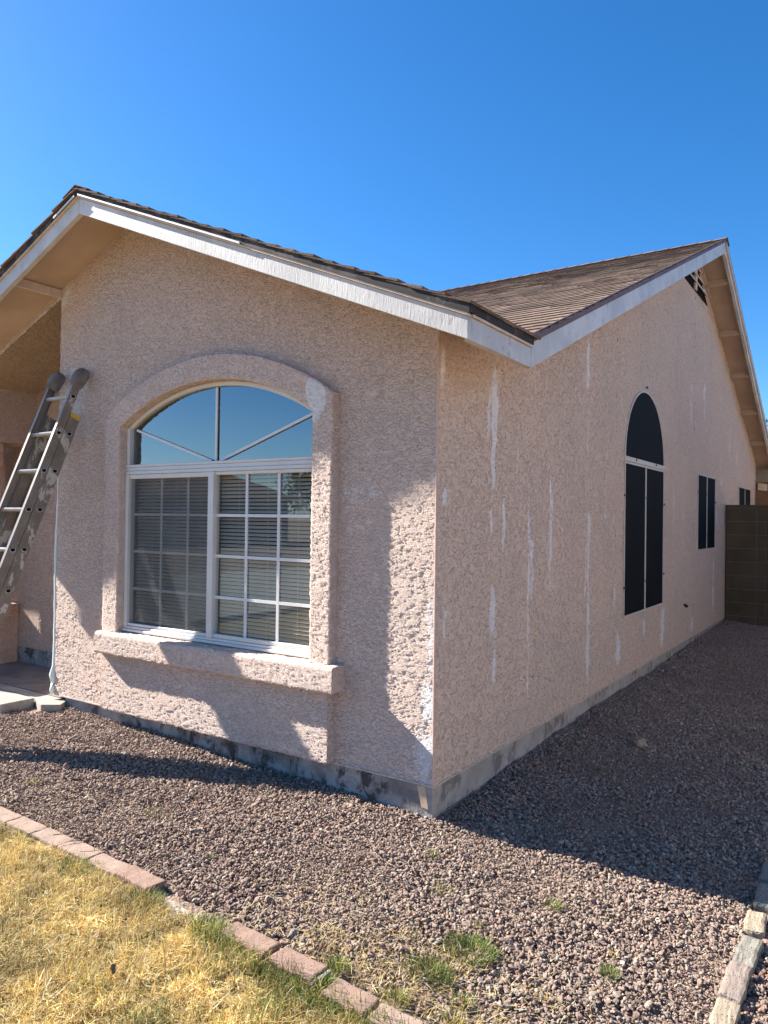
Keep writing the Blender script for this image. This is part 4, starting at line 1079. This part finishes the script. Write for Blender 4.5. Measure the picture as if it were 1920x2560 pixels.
# loose straw over the gravel near the lawn
P_ = np.concatenate([scatter(-3.0, 1.2, -1.34, -.9, 180), scatter(-.2, 1.15, -1.42, -.75, 900), scatter(-3, 1.5, -1.0, 0, 22)])
k = np.clip((-.6 - P_[:, 1]) / .7, .0, 1); P_ = P_[(rng.random(len(P_)) < .12 + .88 * k) & (P_[:, 1] > edge_y(P_[:, 0]) - .02)]
x, y = P_.T; n = len(x)
s1 = blades(x, y, rng.uniform(.02, .075, n), rng.uniform(0, 6.283, n), rng.uniform(1.35, 1.56, n), rng.uniform(.0014, .0026, n), palette(n, STRAW, [5, 3, 4, 1, 3, .5]), hgt(x, y) + rng.uniform(.008, .018, n), rng.normal(0, .3, n))
P_ = scatter(.05, 1.05, -1.40, -.92, 9000); q = patch_noise(P_[:, 0], P_[:, 1], 9, .7) + .35 * np.clip((-1.05 - P_[:, 1]) / .3, -1, 1)
P_ = P_[(q > .62) & (P_[:, 1] > edge_y(P_[:, 0]) + .0)]; x, y = P_.T; n = len(x)
s2 = blades(x, y, rng.uniform(.012, .038, n), rng.uniform(0, 6.283, n), rng.uniform(.3, 1.4, n), rng.uniform(.0012, .0022, n), palette(n, STRAW[:4] + [(.30, .30, .10)], [5, 4, 3, 2, 1.2]), None, rng.normal(.4, .5, n))
V, Fc, C = join([s1, s2])
tag(mesh_obj('loose_straw', V, Fc, M['blade'], attrs={'col': ('POINT', 'FLOAT_COLOR', C)}), 'dry straw strewn over the gravel along the lawn edge', 'straw', kind='stuff')
# individual tufts
def tuft(x, y, r, h, nb, label, mixg=.85, group='green weeds growing in the gravel', cat='weed', elong=1.0, ang=0, tone=1.0):
    a = rng.uniform(0, 6.283, nb); rad_ = r * np.sqrt(rng.random(nb)) ; ex = np.cos(a) * rad_ * elong; ey = np.sin(a) * rad_
    px = x + ex * math.cos(ang) - ey * math.sin(ang); py = y + ex * math.sin(ang) + ey * math.cos(ang)
    g = rng.random(nb) < mixg
    col = np.where(g[:, None], palette(nb, GREEN, [4, 4, 3, 1.5]), palette(nb, STRAW, [4, 3, 3, 1, 2, .5])) * tone
    out = np.arctan2(py - y, px - x) + rng.normal(0, .8, nb)
    lean = np.clip(.25 + .9 * rad_ / r * rng.random(nb) + rng.normal(0, .2, nb), 0, 1.4)
    L_ = h * rng.uniform(.5, 1.1, nb) * (1 - .3 * rad_ / r)
    V, Fc, C = blades(px, py, L_, out, lean, rng.uniform(.0015, .0028, nb), col, hgt(px, py) + .002, rng.normal(.5, .4, nb))
    o = mesh_obj('grass_tuft' if cat == 'grass tuft' else 'weed', V, Fc, M['blade'], at=(x, y, float(hgt(x, y))), attrs={'col': ('POINT', 'FLOAT_COLOR', C)})
    return tag(o, label, cat, group)
tuft(.685, -.895, .085, .060, 620, 'largest green weed in the gravel, above the dense dark clump', .9, elong=1.25)
tuft(.630, -1.112, .070, .052, 560, 'dense dark green weed clump in the gravel below the largest weed', .93, elong=1.3, tone=.8)
tuft(.808, -.360, .038, .040, 150, 'small green weed alone in the open gravel near the shadow line', .85)
tuft(1.146, -.680, .036, .040, 170, 'small green weed nearest the right edging stones', .92)
tuft(.806, -1.180, .040, .036, 150, 'low green weed near the bottom, right of the dense clump', .85)
tuft(.186, -.325, .040, .030, 120, 'low green weed just in front of the house corner', .8, tone=.9)
tuft(.378, -.575, .050, .030, 110, 'pale half-dry weed between the house corner and the largest weed', .45)
tuft(.815, -1.29, .045, .040, 190, 'yellowish green weed at the bottom edge of the gravel', .55)
tuft(.625, -.720, .022, .028, 60, 'tiny green weed just above the largest weed', .8)
tuft(1.122, -.548, .018, .035, 34, 'tiny yellow dry weed above the weed by the edging stones', .05)
tuft(-1.238, -.825, .060, .022, 130, 'faint flat grey-green weed in the left gravel', .7, tone=.85)
tuft(-2.150, -.965, .070, .026, 130, 'sparse half-dry weed at the far left of the gravel', .5)
tuft(-.62, -1.0, .03, .02, 40, 'tiny faint weed in the gravel behind the raised red brick', .75)
tuft(.36, -1.300, .040, .055, 240, 'green tuft behind the gap right of the clean red brick', .85)
tuft(.62, -1.318, .050, .055, 240, 'green tuft with dry stems behind the pale brick at the bottom', .65)
GT = 'green grass tufts along the lawn edge'
tuft(-.99, -1.432, .075, .075, 520, 'tall green grass tuft standing against the pale edging bricks', .8, GT, 'grass tuft', 1.3)
tuft(-.545, -1.428, .070, .062, 420, 'green tuft in front of the free end of the raised red brick', .7, GT, 'grass tuft', 1.3)
tuft(-.165, -1.42, .075, .070, 560, 'broad green tuft right of the broken concrete chunk', .88, GT, 'grass tuft', 1.5)
tuft(-.03, -1.48, .07, .055, 420, 'green tuft in front of the half covered red brick', .8, GT, 'grass tuft', 1.5, -.3)
tuft(.225, -1.488, .060, .050, 320, 'green tuft in front of the clean red brick', .8, GT, 'grass tuft', 1.4)
tuft(.388, -1.400, .034, .060, 260, 'green tuft filling the gap between two red bricks', .9, GT, 'grass tuft')
tuft(-1.505, -1.412, .05, .045, 200, 'short green tuft by the second joint of the pale bricks', .6, GT, 'grass tuft', 1.6)
tuft(.56, -1.50, .07, .045, 320, 'green tuft in front of the rightmost red brick', .75, GT, 'grass tuft', 1.5)
# dead leaves in the lawn
M['dead_leaf'] = simple('dead_leaf', (.30, .17, .08), .8, .2, 0, .35, 60)
for i, (lx_, ly_, lab) in enumerate([(-.20, -1.83, 'curled reddish dead leaf lying in the dry lawn'), (-.46, -1.73, 'dark dead leaf lying in the dry lawn left of the reddish one'), (-.02, -1.58, 'dark dead leaf under the green grass beside the red bricks')]):
    m = MB(); L2 = .042
    V = []
    for a in np.linspace(0, 1, 7):
        w = .014 * math.sin(math.pi * min(1, a * .9 + .08)); zc = .012 * math.sin(a * 3.0) + .010
        V += [(a * L2, -w, zc + .006), (a * L2, 0, zc), (a * L2, w, zc + .008)]
    Fc = []
    for k in range(6):
        for q in range(2): Fc.append((k * 3 + q, k * 3 + q + 1, k * 3 + q + 4, k * 3 + q + 3))
    mo = mesh_obj('dead_leaf', np.array(V) + np.array((lx_, ly_, float(hgt(lx_, ly_)) + .022)), Fc, M['dead_leaf'], at=(lx_, ly_, float(hgt(lx_, ly_)) + .02), smooth=True)
    mo.rotation_euler = (rng.uniform(-.2, .2), rng.uniform(-.2, .2), rng.uniform(0, 6)); tag(mo, lab, 'leaf', 'dead leaves in the lawn')
# twigs on the bricks
for i, (pp, lab) in enumerate([([(-1.30, -1.36, .075), (-1.27, -1.31, .072), (-1.255, -1.262, .070)], 'thin dark twig across the joint of the pale bricks'), ([(-1.175, -1.35, .074), (-1.13, -1.30, .071), (-1.115, -1.262, .073)], 'second thin dark twig across the pale bricks, nearer the tall tuft')]):
    m = MB(); m.tube(pp, [.0022, .002, .0012], 6); m.tube([pp[1], (pp[1][0] - .03, pp[1][1] + .012, pp[1][2] + .004)], [.0015, .0008], 5)
    tag(m.build('twig', M['bark'], at=pp[0]), lab, 'twig', 'twigs on the edging bricks')

# ------------------------------------------------------------------ trees and the street behind the viewer
def tree(x, y, H, R, n, label, leafc, z0=0.0, name='shade_tree', leaf=.10, trunk=True):
    t = thing(name, label, 'tree', (x, y, z0))
    m = MB(); m.tube([(x, y, z0 - .1), (x + .08, y, z0 + H * .25), (x - .05, y + .1, z0 + H * .5), (x, y, z0 + H * .8)], [.035 * H, .026 * H, .018 * H, .006 * H], 9)
    for k in range(6):
        a = k * 1.05 + .3; zz_ = z0 + H * (.35 + .06 * k)
        m.tube([(x, y, zz_), (x + math.cos(a) * R * .45, y + math.sin(a) * R * .45, zz_ + H * .12), (x + math.cos(a) * R * .8, y + math.sin(a) * R * .8, zz_ + H * .2)], [.012 * H, .008 * H, .003 * H], 6)
    m.build('trunk', M['bark'], t)
    K = 26; cc = np.stack([rng.normal(0, .5, K) * R, rng.normal(0, .5, K) * R, H * .66 + rng.normal(0, .16, K) * H], 1)
    c = cc[rng.integers(0, K, n)] + rng.normal(0, .20 * R, (n, 3)) * np.array([1, 1, .8])
    c[:, 2] = np.clip(c[:, 2], H * .3, H * 1.02)
    d1 = rng.normal(0, 1, (n, 3)); d1 /= np.linalg.norm(d1, axis=1)[:, None]; d2 = np.cross(d1, rng.normal(0, 1, (n, 3))); d2 /= np.linalg.norm(d2, axis=1)[:, None]
    s = (leaf * rng.uniform(.6, 1.3, n))[:, None]
    Q = np.stack([c - d1 * s, c + d2 * s * .4, c + d1 * s, c - d2 * s * .4], 1) + np.array((x, y, z0))
    col = np.array(leafc)[rng.integers(0, len(leafc), n)] * rng.uniform(.7, 1.3, (n, 1))
    C = np.repeat(np.concatenate([col, np.ones((n, 1))], 1), 4, 0)
    mesh_obj('crown', Q.reshape(-1, 3), np.arange(n * 4).reshape(-1, 4), M['leaf'], t, attrs={'col': ('POINT', 'FLOAT_COLOR', C)})
    return t
LEAF = [(.06, .09, .025), (.085, .12, .035), (.045, .07, .02)]
tree(.75, 24.0, 5.9, 2.4, 9000, 'green tree beyond the house, its leaf tips showing past the right roof edge', LEAF, leaf=.09)
# the houses and trees across the street that the window mirrors
def far_house(x, y, w, d, h, rz, label, rh=1.9):
    t = thing('neighbour_house', label, 'house', (x, y, 0)); c, s = math.cos(rz), math.sin(rz)
    R = lambda p: (x + p[0] * c - p[1] * s, y + p[0] * s + p[1] * c, p[2])
    m = MB(); m.hexa([R(p) for p in ((-w / 2, -d / 2, -.3), (w / 2, -d / 2, -.3), (w / 2, d / 2, -.3), (-w / 2, d / 2, -.3), (-w / 2, -d / 2, h), (w / 2, -d / 2, h), (w / 2, d / 2, h), (-w / 2, d / 2, h))]); m.build('wall', M['tan_wall'], t)
    e = .6; m = MB()
    V = [R(p) for p in ((-w / 2 - e, -d / 2 - e, h - .05), (w / 2 + e, -d / 2 - e, h - .05), (w / 2 + e, d / 2 + e, h - .05), (-w / 2 - e, d / 2 + e, h - .05), (-w / 2 + d * .35, 0, h + rh), (w / 2 - d * .35, 0, h + rh))]
    m.add(V, [(0, 1, 5, 4), (1, 2, 5), (2, 3, 4, 5), (3, 0, 4), (3, 2, 1, 0)]); m.build('roof', M['tile_roof'], t)
    m = MB(); m.hexa([R(p) for p in ((-1, d / 2 + .01, .1), (1.6, d / 2 + .01, .1), (1.6, d / 2 + .05, .1), (-1, d / 2 + .05, .1), (-1, d / 2 + .01, 2.2), (1.6, d / 2 + .01, 2.2), (1.6, d / 2 + .05, 2.2), (-1, d / 2 + .05, 2.2))]); m.build('garage_door', M['screen_frame'], t)
    return t
far_house(-36, -27, 15, 10, 2.7, rad(-52), 'tan house with brown roof across the street, mirrored in the front window')
far_house(-24, -42, 16, 10, 2.7, rad(-38), 'second tan house across the street, beside the mirrored one', 2.1)
far_house(-50, -12, 14, 10, 2.7, rad(-75), 'third tan house across the street, farthest left', 2.0)
tree(-27.0, -33.0, 5.0, 2.6, 2600, 'bushy tree across the street between the two nearest houses', LEAF, leaf=.16)
tree(-19.5, -31.0, 4.2, 2.3, 2200, 'round tree across the street, nearest the viewer', LEAF, leaf=.16)
tree(-43.0, -21.0, 5.0, 2.6, 2200, 'bushy tree across the street beside the farthest house', LEAF, leaf=.16)
nh = thing('neighbour_house', 'sunlit tan house next door, facing the shaded side wall across the gravel', 'house', (8.5, 7.5, 0))
m = MB(); m.box(4.9, 12.5, .6, 15.5, -.4, 2.75); m.build('wall', simple('next_door_stucco', (.70, .61, .51), .9, .1, 0, .1, 2, .01, 30), nh)
m = MB(); e0, e1 = 4.4, 13.0
m.add([(e0, .1, 2.70), (e1, .1, 2.70), (e1, 16.0, 2.70), (e0, 16.0, 2.70), (8.7, 4.2, 4.5), (8.7, 12.0, 4.5)], [(0, 1, 4), (1, 2, 5, 4), (2, 3, 5), (3, 0, 4, 5), (3, 2, 1, 0)]); m.build('roof', M['tile_roof'], nh)
m = MB(); m.box(4.88, 4.90, 3.2, 4.7, .9, 2.1); w_ = m.build('window', M['alu'], nh); m = MB(); m.box(4.872, 4.879, 3.26, 4.64, .96, 2.04); m.build('pane', M['solar_screen'], w_)
# palm
pt = thing('palm_tree', 'tall fan palm across the street', 'tree', (-64, -27, 0))
m = MB(); m.tube([(-64, -27, -.1), (-63.9, -27, 2.5), (-64, -27.05, 5.0)], [.3, .24, .2], 10); m.build('trunk', M['bark'], pt)
m = MB()
for k in range(46):
    a = k * 2.4; el = -.6 + 1.9 * ((k * 37) % 46) / 46; p = Vector((-64, -27, 5.0)); d = Vector((math.cos(a) * math.cos(el), math.sin(a) * math.cos(el), math.sin(el)))
    sd = d.cross(Vector((0, 0, 1))).normalized(); q = p + d * 1.1
    m.add([p, q + sd * .35, q + d * .55 - Vector((0, 0, .25)), q - sd * .35], [(0, 1, 2, 3)])
m.build('frond', NT('palm_frond').fin((.05, .075, .02), .7, .3), pt)
